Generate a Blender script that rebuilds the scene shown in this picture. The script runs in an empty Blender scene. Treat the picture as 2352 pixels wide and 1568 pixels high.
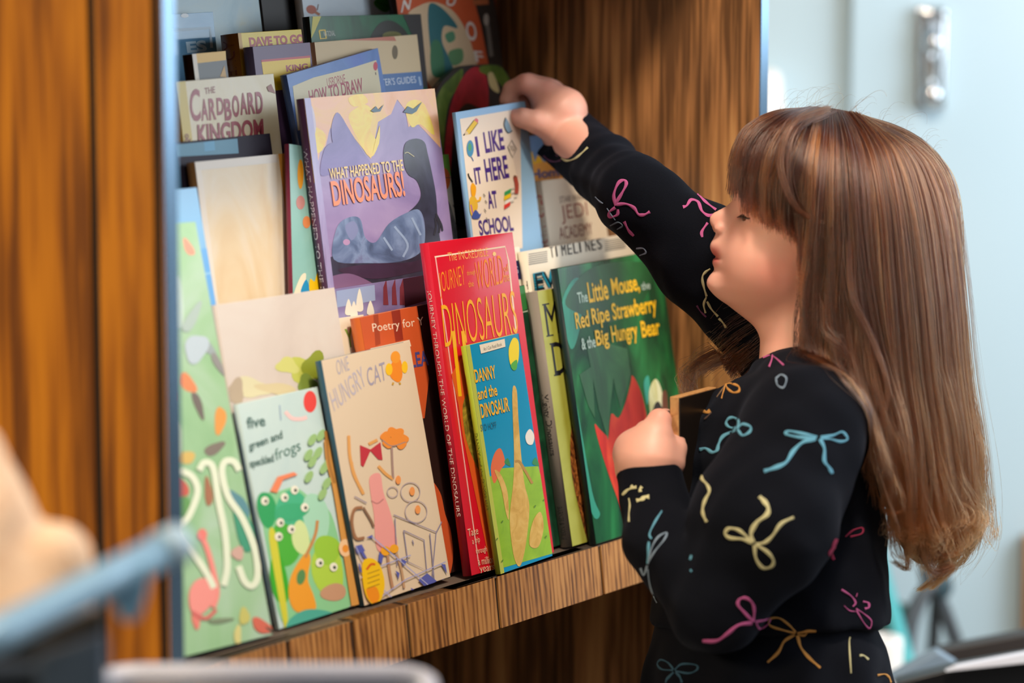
import bpy, bmesh, math, random
import numpy as np
from mathutils import Vector, Matrix
from mathutils.bvhtree import BVHTree

random.seed(7); rng = np.random.default_rng(7)
sc = bpy.context.scene
COL = sc.collection

# ------------------------------------------------------------ camera, world, lights, exposure
W, H, F = 2352, 1568, 7000.0
CAM = Vector((0.0, 0.0, 1.27)); PITCH = math.atan(929.0 / F)
FWD = Vector((0, math.cos(PITCH), -math.sin(PITCH)))
RGT = Vector((1, 0, 0)); UPC = RGT.cross(FWD)
cd = bpy.data.cameras.new('camera'); cam = bpy.data.objects.new('camera', cd); COL.objects.link(cam)
cam.location = CAM; cam.rotation_euler = (math.pi / 2 - PITCH, 0, 0)
cd.sensor_width = 36.0; cd.lens = 36.0 * F / W; cd.clip_start = 0.05; cd.clip_end = 60
cd.dof.use_dof = True; cd.dof.focus_distance = 3.01; cd.dof.aperture_fstop = 2.6
sc.camera = cam
sc.view_settings.view_transform = 'Standard'; sc.view_settings.look = 'None'
sc.view_settings.gamma = 1.0; sc.view_settings.use_curve_mapping = False
sc.view_settings.exposure = -0.5

world = bpy.data.worlds.new('room_daylight'); sc.world = world; world.use_nodes = True
bg = world.node_tree.nodes['Background']
bg.inputs[0].default_value = (0.80, 0.90, 1.0, 1); bg.inputs[1].default_value = 0.12

U = Vector((4794.0 / F, math.cos(PITCH) + 929.0 / F * math.sin(PITCH), 0)).normalized()   # along the shelf
N = Vector((U.y, -U.x, 0))                                                              # out of the shelf
Z = Vector((0, 0, 1))

def px(x, y, d):
    return CAM + (FWD + RGT * ((x - W / 2) / F) - UPC * ((y - H / 2) / F)) * d

def area_light(name, loc, target, size, power, color, size_y=None):
    l = bpy.data.lights.new(name, 'AREA'); l.energy = power; l.color = color; l.size = size
    if size_y: l.shape = 'RECTANGLE'; l.size_y = size_y
    o = bpy.data.objects.new(name, l); COL.objects.link(o); o.location = loc
    o.rotation_euler = (Vector(target) - Vector(loc)).to_track_quat('-Z', 'Y').to_euler()
    return o

P0 = px(1160, 1319, 3.0)                       # a point on the front top edge of the shelf ledge
ZL = P0.z
SHELF_MID = P0 + Z * 0.2
# ceiling spot over the aisle, warm; window behind the camera; window at the far right
area_light('ceiling_lamp', P0 + U * -0.42 + N * 0.80 + Z * 1.86, P0 + U * 0.2 + Z * 0.3, 0.20, 60, (1.0, 0.84, 0.66))
area_light('ceiling_lamp_aisle', P0 + U * -0.95 + N * 1.30 + Z * 1.75, P0 + U * -0.2 + Z * 0.3, 0.5, 12, (1.0, 0.90, 0.78))
area_light('window_light_right', P0 + U * 0.9 + N * 1.7 + Z * 0.9, P0 + U * -0.2 + Z * 0.35, 0.9, 20, (0.88, 0.94, 1.0), 1.2)
l = area_light('panel_fill_left', (-1.75, 0.9, 1.7), (-0.45, 2.35, 0.95), 0.4, 9.5, (1.0, 0.77, 0.48)); l.data.spread = math.radians(70)  # warm fill added to brighten the left panel, no lamp known there
area_light('window_light_camera_side', (-0.4, -0.9, 2.3), (0.1, 3.0, 0.9), 1.2, 10, (1.0, 0.93, 0.86), 1.0)
area_light('window_light_far', (1.75, 3.75, 1.75), (0.2, 3.3, 0.9), 0.9, 27, (0.80, 0.91, 1.0), 1.5)
area_light('window_light_wall', (1.5, 3.25, 1.15), (0.75, 4.6, 0.72), 1.0, 18.5, (0.82, 0.92, 1.0))
# ------------------------------------------------------------ materials
def lin(h):
    h = h.lstrip('#'); r = []
    for i in (0, 2, 4):
        c = int(h[i:i + 2], 16) / 255
        r.append(c / 12.92 if c <= 0.04045 else ((c + 0.055) / 1.055) ** 2.4)
    return (*r, 1.0)

MATS = {}
def new_mat(name):
    m = bpy.data.materials.new(name); m.use_nodes = True
    nt = m.node_tree; return m, nt, nt.nodes['Principled BSDF']

def M(h, rough=0.38, metal=0.0, coat=0.0, spec=0.5):
    k = (h, rough, metal, coat, spec)
    if k not in MATS:
        m, nt, b = new_mat('paint_' + h.strip('#'))
        b.inputs['Base Color'].default_value = lin(h); b.inputs['Roughness'].default_value = rough
        b.inputs['Metallic'].default_value = metal; b.inputs['Specular IOR Level'].default_value = spec
        b.inputs['Coat Weight'].default_value = coat; b.inputs['Coat Roughness'].default_value = 0.12
        MATS[k] = m
    return MATS[k]

def paint(cols, scale=20, stretch=(1, 1, 1), rough=0.34, detail=4, dist=1.5, bump=0.0, seed=0):
    """several pigments mingled by noise, in the object's own coordinates"""
    k = ('paint', tuple(cols), scale, stretch, rough, detail, dist, seed)
    if k in MATS: return MATS[k]
    m, nt, b = new_mat('painted_' + cols[0].strip('#')); nd = nt.nodes; ln = nt.links
    tc = nd.new('ShaderNodeTexCoord'); mp = nd.new('ShaderNodeMapping'); mp.inputs['Scale'].default_value = stretch
    mp.inputs['Location'].default_value = (seed * 1.7, seed * 0.9, seed)
    nz = nd.new('ShaderNodeTexNoise'); nz.inputs['Scale'].default_value = scale; nz.inputs['Detail'].default_value = detail
    nz.inputs['Distortion'].default_value = dist
    cr = nd.new('ShaderNodeValToRGB'); e = cr.color_ramp.elements
    n = len(cols)
    while len(e) < n: e.new(0.5)
    for i, c in enumerate(cols):
        e[i].position = 0.28 + 0.44 * i / max(1, n - 1); e[i].color = lin(c)
    ln.new(tc.outputs['Object'], mp.inputs[0]); ln.new(mp.outputs[0], nz.inputs['Vector'])
    ln.new(nz.outputs['Fac'], cr.inputs[0]); ln.new(cr.outputs[0], b.inputs['Base Color'])
    b.inputs['Roughness'].default_value = rough
    if bump:
        bp = nd.new('ShaderNodeBump'); bp.inputs['Strength'].default_value = bump; bp.inputs['Distance'].default_value = 0.001
        ln.new(nz.outputs['Fac'], bp.inputs['Height']); ln.new(bp.outputs[0], b.inputs['Normal'])
    MATS[k] = m; return m

def wood(name, dark, mid, light, along='z', scale=1.0, rough=0.42):
    m, nt, b = new_mat(name); nd = nt.nodes; ln = nt.links
    tc = nd.new('ShaderNodeTexCoord')
    def noise(sc_, stretch, det, dist):
        mp = nd.new('ShaderNodeMapping'); mp.inputs['Scale'].default_value = stretch
        nz = nd.new('ShaderNodeTexNoise'); nz.inputs['Scale'].default_value = sc_ * scale
        nz.inputs['Detail'].default_value = det; nz.inputs['Distortion'].default_value = dist
        ln.new(tc.outputs['Object'], mp.inputs[0]); ln.new(mp.outputs[0], nz.inputs['Vector']); return nz
    n1 = noise(14, (1, 1, 0.16), 3, 1.2)          # broad figure
    n2 = noise(150, (1, 1, 0.035), 4, 0.4)         # fibres
    wv = nd.new('ShaderNodeTexWave'); wv.wave_type = 'BANDS'; wv.bands_direction = 'X'
    mp = nd.new('ShaderNodeMapping'); mp.inputs['Scale'].default_value = (1, 1, 0.1)
    ln.new(tc.outputs['Object'], mp.inputs[0]); ln.new(mp.outputs[0], wv.inputs['Vector'])
    wv.inputs['Scale'].default_value = 34 * scale; wv.inputs['Distortion'].default_value = 7; wv.inputs['Detail'].default_value = 2
    wv.inputs['Detail Scale'].default_value = 0.7
    mx = nd.new('ShaderNodeMath'); mx.operation = 'MULTIPLY_ADD'; mx.inputs[1].default_value = 0.34
    m2 = nd.new('ShaderNodeMath'); m2.operation = 'MULTIPLY_ADD'; m2.inputs[1].default_value = 0.46
    m3 = nd.new('ShaderNodeMath'); m3.operation = 'MULTIPLY'; m3.inputs[1].default_value = 0.16
    ln.new(wv.outputs['Fac'], m3.inputs[0]); ln.new(n2.outputs['Fac'], m2.inputs[0]); ln.new(m3.outputs[0], m2.inputs[2])
    ln.new(n1.outputs['Fac'], mx.inputs[0]); ln.new(m2.outputs[0], mx.inputs[2])
    cr = nd.new('ShaderNodeValToRGB'); e = cr.color_ramp.elements; e.new(0.5)
    for i, (p, c) in enumerate(((0.37, dark), (0.485, mid), (0.59, light))):
        e[i].position = p; e[i].color = lin(c)
    ln.new(mx.outputs[0], cr.inputs[0]); ln.new(cr.outputs[0], b.inputs['Base Color'])
    bp = nd.new('ShaderNodeBump'); bp.inputs['Strength'].default_value = 0.25; bp.inputs['Distance'].default_value = 0.0008
    ln.new(n2.outputs['Fac'], bp.inputs['Height']); ln.new(bp.outputs[0], b.inputs['Normal'])
    b.inputs['Roughness'].default_value = rough
    return m

# ------------------------------------------------------------ object helpers
def link(name, mesh, parent=None, mats=(), smooth=False):
    o = bpy.data.objects.new(name, mesh); COL.objects.link(o)
    for m in mats: mesh.materials.append(m)
    if parent is not None: o.parent = parent
    if smooth:
        for p in mesh.polygons: p.use_smooth = True
    return o

def tag(o, label, cat, group=None, kind=None):
    if label: o['label'] = label
    if cat: o['category'] = cat
    if group: o['group'] = group
    if kind: o['kind'] = kind
    return o

def thing(name, mtx, label, cat, group=None):
    o = bpy.data.objects.new(name, None); COL.objects.link(o); o.matrix_world = mtx
    o.empty_display_size = 0.02
    return tag(o, label, cat, group)

def frame(origin, e1, e2, e3):
    m = Matrix.Identity(4)
    for i, e in enumerate((e1, e2, e3)):
        m[0][i], m[1][i], m[2][i] = e.x, e.y, e.z
    m.translation = origin
    return m

def bm_box(bm, lo, hi, mi=0, bevel=0.0, seg=2):
    r = bmesh.ops.create_cube(bm, size=1.0)
    for v in r['verts']:
        v.co = Vector([lo[i] + (v.co[i] + 0.5) * (hi[i] - lo[i]) for i in range(3)])
    fs = {f for v in r['verts'] for f in v.link_faces}
    for f in fs: f.material_index = mi
    if bevel:
        es = {e for v in r['verts'] for e in v.link_edges}
        rr = bmesh.ops.bevel(bm, geom=list(es), offset=bevel, segments=seg, affect='EDGES', profile=0.5)
        for f in rr['faces']: f.material_index = mi; f.smooth = True
    return fs

def bm_tube(bm, pts, rad, seg=12, mi=0, cap=True, closed=False):
    pts = [Vector(p) for p in pts]; n = len(pts)
    if not hasattr(rad, '__len__'): rad = [rad] * n
    rings = []; up = None
    for i, p in enumerate(pts):
        t = (pts[(i + 1) % n] - pts[i - 1]) if closed else (pts[min(i + 1, n - 1)] - pts[max(i - 1, 0)])
        t.normalize()
        if up is None:
            up = Vector((0, 0, 1)) if abs(t.z) < 0.9 else Vector((1, 0, 0))
        a = t.cross(up).normalized(); up = a.cross(t).normalized()
        rings.append([bm.verts.new(p + (a * math.cos(2 * math.pi * k / seg) + up * math.sin(2 * math.pi * k / seg)) * rad[i]) for k in range(seg)])
    for i in range(n if closed else n - 1):
        A, B = rings[i], rings[(i + 1) % n]
        for k in range(seg):
            f = bm.faces.new((A[k], A[(k + 1) % seg], B[(k + 1) % seg], B[k])); f.material_index = mi; f.smooth = True
    if cap and not closed:
        f = bm.faces.new(rings[0][::-1]); f.material_index = mi
        f = bm.faces.new(rings[-1]); f.material_index = mi

def bm_lathe(bm, prof, seg=32, mi=0, center=(0, 0)):
    rings = []
    for r, z in prof:
        rings.append([bm.verts.new((center[0] + r * math.cos(2 * math.pi * k / seg), center[1] + r * math.sin(2 * math.pi * k / seg), z)) for k in range(seg)])
    for A, B in zip(rings, rings[1:]):
        for k in range(seg):
            f = bm.faces.new((A[k], A[(k + 1) % seg], B[(k + 1) % seg], B[k])); f.material_index = mi; f.smooth = True
    f = bm.faces.new(rings[0][::-1]); f.material_index = mi
    f = bm.faces.new(rings[-1]); f.material_index = mi

def done(bm, name, mats, parent=None, recalc=True):
    if recalc: bmesh.ops.recalc_face_normals(bm, faces=bm.faces[:])
    me = bpy.data.meshes.new(name); bm.to_mesh(me); bm.free()
    return link(name, me, parent, mats)

def smooth_line(pts, per=6, closed=False):
    """Catmull-Rom through the points (any dimension)"""
    P = [np.array(p, float) for p in pts]; n = len(P); out = []
    if n < 3 and not closed: return [tuple(p) for p in P]
    rngi = range(n if closed else n - 1)
    for i in rngi:
        p0 = P[(i - 1) % n] if closed or i > 0 else 2 * P[0] - P[1]
        p1, p2 = P[i], P[(i + 1) % n]
        p3 = P[(i + 2) % n] if closed or i + 2 < n else 2 * P[-1] - P[-2]
        for k in range(per):
            t = k / per
            out.append(tuple(0.5 * (2 * p1 + (p2 - p0) * t + (2 * p0 - 5 * p1 + 4 * p2 - p3) * t * t + (3 * p1 - p0 - 3 * p2 + p3) * t ** 3)))
    if not closed: out.append(tuple(P[-1]))
    return out

_txt = {}
def text_mesh(s, bold=0.0):
    """the built-in typeface as flat triangles, scaled to a unit box"""
    k = (s, bold)
    if k in _txt: return _txt[k]
    c = bpy.data.curves.new('t', 'FONT'); c.body = s; c.offset = bold; c.resolution_u = 4; c.fill_mode = 'FRONT'
    o = bpy.data.objects.new('t', c); COL.objects.link(o)
    me = bpy.data.meshes.new_from_object(o.evaluated_get(bpy.context.evaluated_depsgraph_get()))
    v = np.array([(w.co.x, w.co.y) for w in me.vertices]); f = [tuple(p.vertices) for p in me.polygons]
    v -= v.min(0); v /= np.maximum(v.max(0), 1e-6)
    bpy.data.objects.remove(o); bpy.data.curves.remove(c); bpy.data.meshes.remove(me)
    _txt[k] = (v, f); return v, f

def clip_poly(poly, w, h):
    def cut(p, ax, lim, sgn):
        out = []
        for i in range(len(p)):
            a, b = p[i - 1], p[i]
            ia, ib = sgn * (a[ax] - lim) <= 0, sgn * (b[ax] - lim) <= 0
            if ia != ib:
                t = (lim - a[ax]) / (b[ax] - a[ax]); out.append((a[0] + t * (b[0] - a[0]), a[1] + t * (b[1] - a[1])))
            if ib: out.append(b)
        return out
    for ax, lim, s in ((0, 0, -1), (0, w, 1), (1, 0, -1), (1, h, 1)):
        poly = cut(poly, ax, lim, s)
        if len(poly) < 3: return []
    return poly
# ------------------------------------------------------------ the room and the shelf unit
def skz(s, k, z):                              # s along the shelf, k outwards from the ledge edge, z height above floor
    return P0 + U * s + N * k + Z * (z - ZL)
SHELF_M = frame(Vector((P0.x, P0.y, 0)), U, N * 1.0, Z)   # local x along the shelf, y outwards, z up
def on_plane(x, y, q, lean=0.165, yaw=0.0, pivot=0.0):
    """ray through a pixel -> plane that stands q behind the ledge edge and leans back"""
    o = P0 - N * q + U * pivot
    nn = (N + Z * lean).normalized()
    if yaw: nn = Matrix.Rotation(yaw, 3, 'Z') @ nn
    d = (px(x, y, 1) - CAM); t = (o - CAM).dot(nn) / d.dot(nn)
    return CAM + d * t

S_L, S_R = -0.560, 0.387
TH = 0.015
K_F = 0.0615
wood_side = wood('walnut_panel', '#684629', '#b47d4c', '#d39d63')
wood_left = wood('walnut_panel_orange', '#6a3a08', '#a05f0e', '#bd7714')
wood_lip = wood('walnut_ledge', '#683f1d', '#a8703a', '#c28a4e', scale=1.25)
groove = M('#140e0c', 0.8)
trim_m = M('#7d9cb8', 0.22, 0.85)

def panel(name, s0, s1, k0, k1, z0, z1, grooves, m, face_s, edge=True, gw=0.0035):
    """a sheet of grooved wood panelling with its own edge strip"""
    bm = bmesh.new()
    ks = [k0]
    for g in sorted(grooves): ks += [g - gw / 2, g + gw / 2]
    ks += [k1]
    for i in range(0, len(ks), 2):
        bm_box(bm, (s0, ks[i], z0), (s1, ks[i + 1], z1))
    for g in grooves:
        a, b = (s0 + 0.003, s1) if face_s < 0 else (s0, s1 - 0.003)
        bm_box(bm, (a, g - gw / 2, z0), (b, g + gw / 2, z1), 1)
    if edge: bm_box(bm, (s0 - 0.0005, k1, z0), (s1 + 0.0005, k1 + 0.002, z1), 2, 0.0004, 1)
    o = done(bm, name, (m, groove, trim_m)); o.matrix_world = SHELF_M
    return o
tag(panel('wall_right', S_R, S_R + TH, -0.46, K_F, 0, 2.15, (-0.405, -0.325, -0.196), wood_side, -1), None, None, kind='structure')
def kl(x):                                      # where a pixel column falls on the outer face of the left partition
    d = px(x, 784, 1) - CAM; o = P0 + U * (S_L - TH); t = (o - CAM).dot(U) / d.dot(U); return (CAM + d * t - P0).dot(N)
tag(panel('wall_left', S_L - TH, S_L, -0.46, K_F, 0, 2.15, (kl(222), kl(367)), wood_left, -1, gw=0.0085), None, None, kind='structure')
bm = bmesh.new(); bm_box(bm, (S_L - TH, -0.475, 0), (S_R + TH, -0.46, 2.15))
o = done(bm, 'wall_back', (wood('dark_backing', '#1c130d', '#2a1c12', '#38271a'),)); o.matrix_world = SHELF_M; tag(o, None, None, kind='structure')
bm = bmesh.new(); bm_box(bm, (S_L - TH, -0.475, 2.15), (S_R + TH, K_F + 0.002, 2.18))
o = done(bm, 'ceiling', (wood_side,)); o.matrix_world = SHELF_M; tag(o, None, None, kind='structure')

bm = bmesh.new(); bm_box(bm, (S_L, -0.459, 1.345), (S_R, K_F - 0.002, 1.365))
o = done(bm, 'bookshelf_header', (wood_side,)); o.matrix_world = SHELF_M; tag(o, 'walnut board closing the book display above the top row of books', 'shelf')
# ledge: the front board with its grooves, leaning back a little, and the slab on top of it
LIPH = 0.0505; LT = 0.106
bm = bmesh.new()
def sl(x):
    return (on_plane(x, 1319 - 0.304 * (x - 1160), 0, 0.0) - P0).dot(U)
gs = [sl(x) for x in (520, 660, 808, 934, 1139, 1377)]
edges = [S_L + 0.0005]
for g in gs: edges += [g - 0.0026, g + 0.0026]
edges += [S_R - 0.0005]
for i in range(0, len(edges), 2):
    bm_box(bm, (edges[i], -0.016, -LIPH), (edges[i + 1], 0, 0))
for g in gs: bm_box(bm, (g - 0.0026, -0.016, -LIPH), (g + 0.0026, -0.0022, 0), 1)
for v in bm.verts: v.co.y += -LT * v.co.z
bm_box(bm, (S_L, -0.097, -0.018), (S_R, -0.0165, -0.0008), 2)
bm_box(bm, (S_L, -0.017, -0.001), (S_R, -0.0006, 0.0), 2)
o = done(bm, 'bookshelf_ledge', (wood_lip, groove, M('#5d5046', 0.6)))
m = SHELF_M.copy(); m.translation = P0; o.matrix_world = m
tag(o, 'grooved walnut ledge board running along the foot of the book display', 'shelf')
# the stepped tiers that the upper rows of books stand on
TIERS = [(0.0, ZL), (0.098, 0.80), (0.172, 0.965), (0.262, 1.115)]
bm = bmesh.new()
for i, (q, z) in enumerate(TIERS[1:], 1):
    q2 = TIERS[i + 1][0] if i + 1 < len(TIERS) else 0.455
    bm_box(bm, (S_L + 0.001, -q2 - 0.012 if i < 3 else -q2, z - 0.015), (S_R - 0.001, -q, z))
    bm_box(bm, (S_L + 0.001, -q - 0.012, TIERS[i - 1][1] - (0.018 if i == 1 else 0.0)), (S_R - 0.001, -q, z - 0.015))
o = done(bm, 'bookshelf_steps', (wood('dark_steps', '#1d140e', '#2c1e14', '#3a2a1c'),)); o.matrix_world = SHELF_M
tag(o, 'dark stepped riser inside the book display behind the rows of books', 'shelf')
# ------------------------------------------------------------ books
PAGE = M('#e9dcc4', 0.7)
def pages_mat():
    if 'pages' in MATS: return MATS['pages']
    m, nt, b = new_mat('page_edges'); nd = nt.nodes; ln = nt.links
    tc = nd.new('ShaderNodeTexCoord'); mp = nd.new('ShaderNodeMapping'); mp.inputs['Scale'].default_value = (1, 1, 60)
    nz = nd.new('ShaderNodeTexNoise'); nz.inputs['Scale'].default_value = 40
    cr = nd.new('ShaderNodeValToRGB'); cr.color_ramp.elements[0].color = lin('#bfae90'); cr.color_ramp.elements[1].color = lin('#f1e6d0')
    ln.new(tc.outputs['Object'], mp.inputs[0]); ln.new(mp.outputs[0], nz.inputs['Vector']); ln.new(nz.outputs['Fac'], cr.inputs[0])
    ln.new(cr.outputs[0], b.inputs['Base Color']); b.inputs['Roughness'].default_value = 0.8
    MATS['pages'] = m; return m
BOOKLOG = []

class Book:
    def __init__(s, name, label, TL, TR, q, th, cover, spine=None, BL=None, tier=0, lean=0.165, yaw=0.0, hard=False, back=None, group=None, pivot=0.0, drop=0.0, s0=None, roll=0.0):
        s.q, s.lean, s.yaw, s.pivot = q, lean, yaw, pivot
        s.name, s.label, s.th, s.group = name, label, th, group
        nn = (N + Z * lean).normalized()
        if yaw: nn = Matrix.Rotation(yaw, 3, 'Z') @ nn
        tl, tr = on_plane(*TL, q, lean, yaw, pivot), on_plane(*TR, q, lean, yaw, pivot)
        s.e1 = (tr - tl).normalized()
        if s0 is not None: tl = tl + s.e1 * ((s0 - (tl - P0).dot(U)) / s.e1.dot(U))
        s.w = (tr - tl).length; s.e3 = nn; s.e2 = nn.cross(s.e1).normalized()
        if roll: s.e1, s.e2 = s.e1 * math.cos(roll) - s.e2 * math.sin(roll), s.e2 * math.cos(roll) + s.e1 * math.sin(roll)
        if BL is not None:
            bl = on_plane(*BL, q, lean, yaw, pivot); s.h = (tl - bl).dot(s.e2)
            dev = math.degrees(math.atan2((tl - bl).dot(s.e1), s.h))
            zf = (tl - s.e2 * s.h).z
        else:
            dev = 0; low = min(0, s.e1.z * s.w)
            s.h = (tl.z + low - TIERS[tier][1] - th * 0.17 - 0.0006) / s.e2.z; zf = TIERS[tier][1]
        s.o = tl - s.e2 * s.h
        BOOKLOG.append((name, round(s.w, 3), round(s.h, 3), round(dev, 1), round(zf, 3)))
        s.verts, s.faces, s.fm = [], [], []
        s.mats = []; s.lay = 0
        s.cover, s.spine, s.back, s.hard = cover, spine or cover, back or spine or cover, hard
    def mi(s, m):
        if isinstance(m, str): m = M(m)
        if m not in s.mats: s.mats.append(m)
        return s.mats.index(m)
    def loc(s, x, y):
        d = px(x, y, 1) - CAM; t = (s.o - CAM).dot(s.e3) / d.dot(s.e3); p = CAM + d * t - s.o
        return (p.dot(s.e1), p.dot(s.e2))
    def layer(s):
        s.lay += 1; return 0.00012 + 0.00003 * s.lay
    def _add(s, poly, z, mi):
        poly = clip_poly(poly, s.w, s.h)
        if len(poly) < 3: return
        i = len(s.verts); s.verts += [(a, b, z) for a, b in poly]
        s.faces.append(tuple(range(i, i + len(poly)))); s.fm.append(mi)
    def poly(s, pts, m, z=None):
        L = [s.loc(*p) for p in pts]; z = z or s.layer(); mi = s.mi(m)
        from mathutils.geometry import tessellate_polygon
        V = [Vector((a, b, 0)) for a, b in L]
        for t in tessellate_polygon([V]):
            s._add([L[i] for i in t], z, mi)
    def curve(s, pts, m, per=5): s.poly(smooth_line(pts, per, True), m)
    def lpoly(s, pts, m, z=None):
        """same, in fractions of the cover (0..1 from the lower left)"""
        s._add([(a * s.w, b * s.h) for a, b in pts], z or s.layer(), s.mi(m))
    def rect(s, x0, y0, x1, y1, m): s.lpoly([(x0, y0), (x1, y0), (x1, y1), (x0, y1)], m)
    def blob(s, cx, cy, rx, ry, m, rot=0.0, n=22, wob=0.0):
        c, d = math.cos(rot), math.sin(rot)
        s.poly([(cx + (rx * math.cos(t) * c - ry * math.sin(t) * d) * (1 + wob * math.sin(3 * t + cx)),
                 cy + (rx * math.cos(t) * d + ry * math.sin(t) * c) * (1 + wob * math.sin(3 * t + cx))) for t in [2 * math.pi * k / n for k in range(n)]], m)
    def line(s, pts, wd, m, per=5, smooth=True, closed=False, z=None):
        if smooth and len(pts) > 2: pts = smooth_line(pts, per, closed)
        z = z or s.layer(); mi = s.mi(m); n = len(pts)
        P = [np.array(p, float) for p in pts]; A, B = [], []
        for i in range(n):
            t = (P[(i + 1) % n] - P[i - 1]) if closed else (P[min(i + 1, n - 1)] - P[max(i - 1, 0)])
            t = t / (np.linalg.norm(t) + 1e-9); k = np.array((-t[1], t[0])) * wd / 2
            A.append(s.loc(*(P[i] + k))); B.append(s.loc(*(P[i] - k)))
        for i in range(n if closed else n - 1):
            j = (i + 1) % n; s._add([A[i], A[j], B[j], B[i]], z, mi)
    def text(s, t, p0, p1, up, m, bold=0.0, sk=None):
        """one line of lettering: p0 -> p1 its baseline in the photo's pixels, up = height in pixels"""
        v, f = text_mesh(t, bold); z = s.layer(); mi = s.mi(m)
        sk = -0.14 if sk is None else sk
        Q = []
        for a, b in v:
            x = p0[0] + (p1[0] - p0[0]) * a + sk * up * b; y = p0[1] + (p1[1] - p0[1]) * a - up * b
            Q.append(s.loc(x, y))
        for fc in f: s._add([Q[i] for i in fc], z, mi)
    def grad(s, x0, y0, x1, y1, m): s.rect(x0, y0, x1, y1, m)
    def build(s, round_=0.0012, tex=None):
        mtx = frame(s.o, s.e1, s.e2, s.e3)
        t = thing(s.name, mtx, s.label, 'book', s.group)
        w, h, th = s.w, s.h, s.th; bt = 0.0022 if s.hard else min(0.0006, th * 0.2)
        ci, si, bi = s.mi(s.cover), s.mi(s.spine), s.mi(s.back)
        bm = bmesh.new()
        bm_box(bm, (0.0, 0, -bt), (w, h, 0), ci, bt * 0.45, 2)
        bm_box(bm, (0.0, 0, -th), (w, h, -th + bt), bi, bt * 0.45, 2)
        # rounded spine: a half-bowed strip joining the two boards
        K = 7; prof = []
        for k in range(K + 1):
            a = k / K; prof.append((-min(0.0035, th * 0.22) * math.sin(math.pi * a), -th * a))
        inn = [(max(x + bt * 1.2, x * 0.2 + bt), z) for x, z in prof]
        rows = []
        for yy in (0.0, h):
            rows.append(([bm.verts.new((x, yy, z)) for x, z in prof], [bm.verts.new((x, yy, z)) for x, z in inn]))
        for k in range(K):
            for a in (0, 1):
                f = bm.faces.new((rows[0][a][k], rows[0][a][k + 1], rows[1][a][k + 1], rows[1][a][k])); f.material_index = si; f.smooth = True
            for r in rows:
                f = bm.faces.new((r[0][k], r[0][k + 1], r[1][k + 1], r[1][k])); f.material_index = si
        bmesh.ops.recalc_face_normals(bm, faces=bm.faces[:])
        base = len(bm.verts); vs = [bm.verts.new(v) for v in s.verts]
        for fc, m_ in zip(s.faces, s.fm):
            try:
                f = bm.faces.new([vs[i] for i in fc]); f.material_index = m_
                f.normal_update()
                if f.normal.z < 0: f.normal_flip()
            except ValueError: pass
        c = done(bm, 'cover', s.mats, t, recalc=False)
        ins = 0.003 if s.hard else 0.0004
        bm = bmesh.new(); bm_box(bm, (0.0022, ins, -th + bt), (w - ins, h - ins, -bt))
        done(bm, 'pages', (pages_mat(),), t)
        s.obj = t; return t
    def spine_text(s, t, y0, y1, m, size=0.6, flip=False):
        """lettering that runs down the spine, between two heights given as fractions"""
        v, f = text_mesh(t, 0.0); mi = s.mi(m); i0 = len(s.verts)
        bow = min(0.0035, s.th * 0.22)
        for a, b in v:
            yy = s.h * (y0 + (y1 - y0) * a); zz = -s.th * (0.5 + (0.5 - b) * size)
            xx = -bow * math.sin(math.pi * (-zz / s.th)) - 0.00025
            s.verts.append((xx, yy, zz))
        for fc in f: s.faces.append(tuple(i0 + i for i in fc)); s.fm.append(mi)
# ---- front row
G1, G2, G3, G4 = 'books on the ledge row', 'books on the second tier', 'books on the third tier', 'books on the top tier'
WHT, CRM, INK = '#efece6', '#ecdcc2', '#17151a'

b = Book('picture_book', 'tall pale green bird picture book at the near end of the ledge', (380, 514), (449, 509), 0.020, 0.008, paint(('#86b682', '#97c291', '#a8caa8', '#b2cdbb'), 7), s0=-0.556, lean=0.255, group=G1)
for x, y, rx, ry, c, r in ((433, 568, 9, 22, '#e8977a', -.5), (432, 880, 14, 26, '#e3864c', -.6), (402, 905, 10, 28, '#d98748', 0), (455, 930, 9, 34, '#6d6258', -.35), (505, 965, 13, 32, '#e59a3e', .1),
        (492, 1030, 26, 12, '#7d7264', -.5), (425, 1050, 24, 14, '#d5b45a', 0), (480, 800, 22, 10, '#99a5a8', .9), (500, 835, 8, 30, '#8d8b88', -.5), (415, 1120, 16, 26, '#c8553c', -.3), (420, 1165, 20, 24, '#5f9a4c', 0),
        (478, 1130, 9, 34, '#a56b45', -.1), (450, 800, 26, 34, '#b9c9d4', .4), (548, 1165, 18, 44, '#5a8f9a', -.45), (560, 1215, 20, 55, '#3f9a78', -.3), (440, 730, 12, 40, '#a9bdb6', .5),
        (450, 1420, 10, 24, '#e67f70', 0), (505, 1425, 30, 6, '#7c8a6c', -.1), (560, 1415, 12, 20, '#c7c26a', 0), (600, 1437, 26, 14, '#d56b56', .6), (628, 1452, 22, 4, '#5b5346', .6), (545, 1460, 8, 26, '#d7cf86', 0), (545, 1270, 14, 16, '#cfa99b', 0), (407, 1010, 12, 40, '#cfe3c4', 0), (408, 700, 12, 60, '#c3d9cd', 0)):
    b.blob(x, y, rx, ry, c, r, wob=.12)
b.line([(455, 1225), (462, 1232), (475, 1262), (488, 1310), (497, 1360), (488, 1395)], 12, '#ef8f84')
b.blob(463, 1228, 11, 14, '#ea7d72')
b.blob(462, 1368, 30, 44, '#f0948a', .35, wob=.06); b.line([(440, 1405), (470, 1420), (495, 1400)], 8, '#d86a63')
b.line([(412, 1080), (440, 1095), (452, 1130), (432, 1185), (410, 1215), (440, 1265), (475, 1320), (490, 1350)], 15, '#e4edd4')
b.line([(455, 1080), (468, 1062), (488, 1075), (500, 1150), (515, 1225), (520, 1300), (512, 1345)], 15, '#e4edd4')
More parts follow.
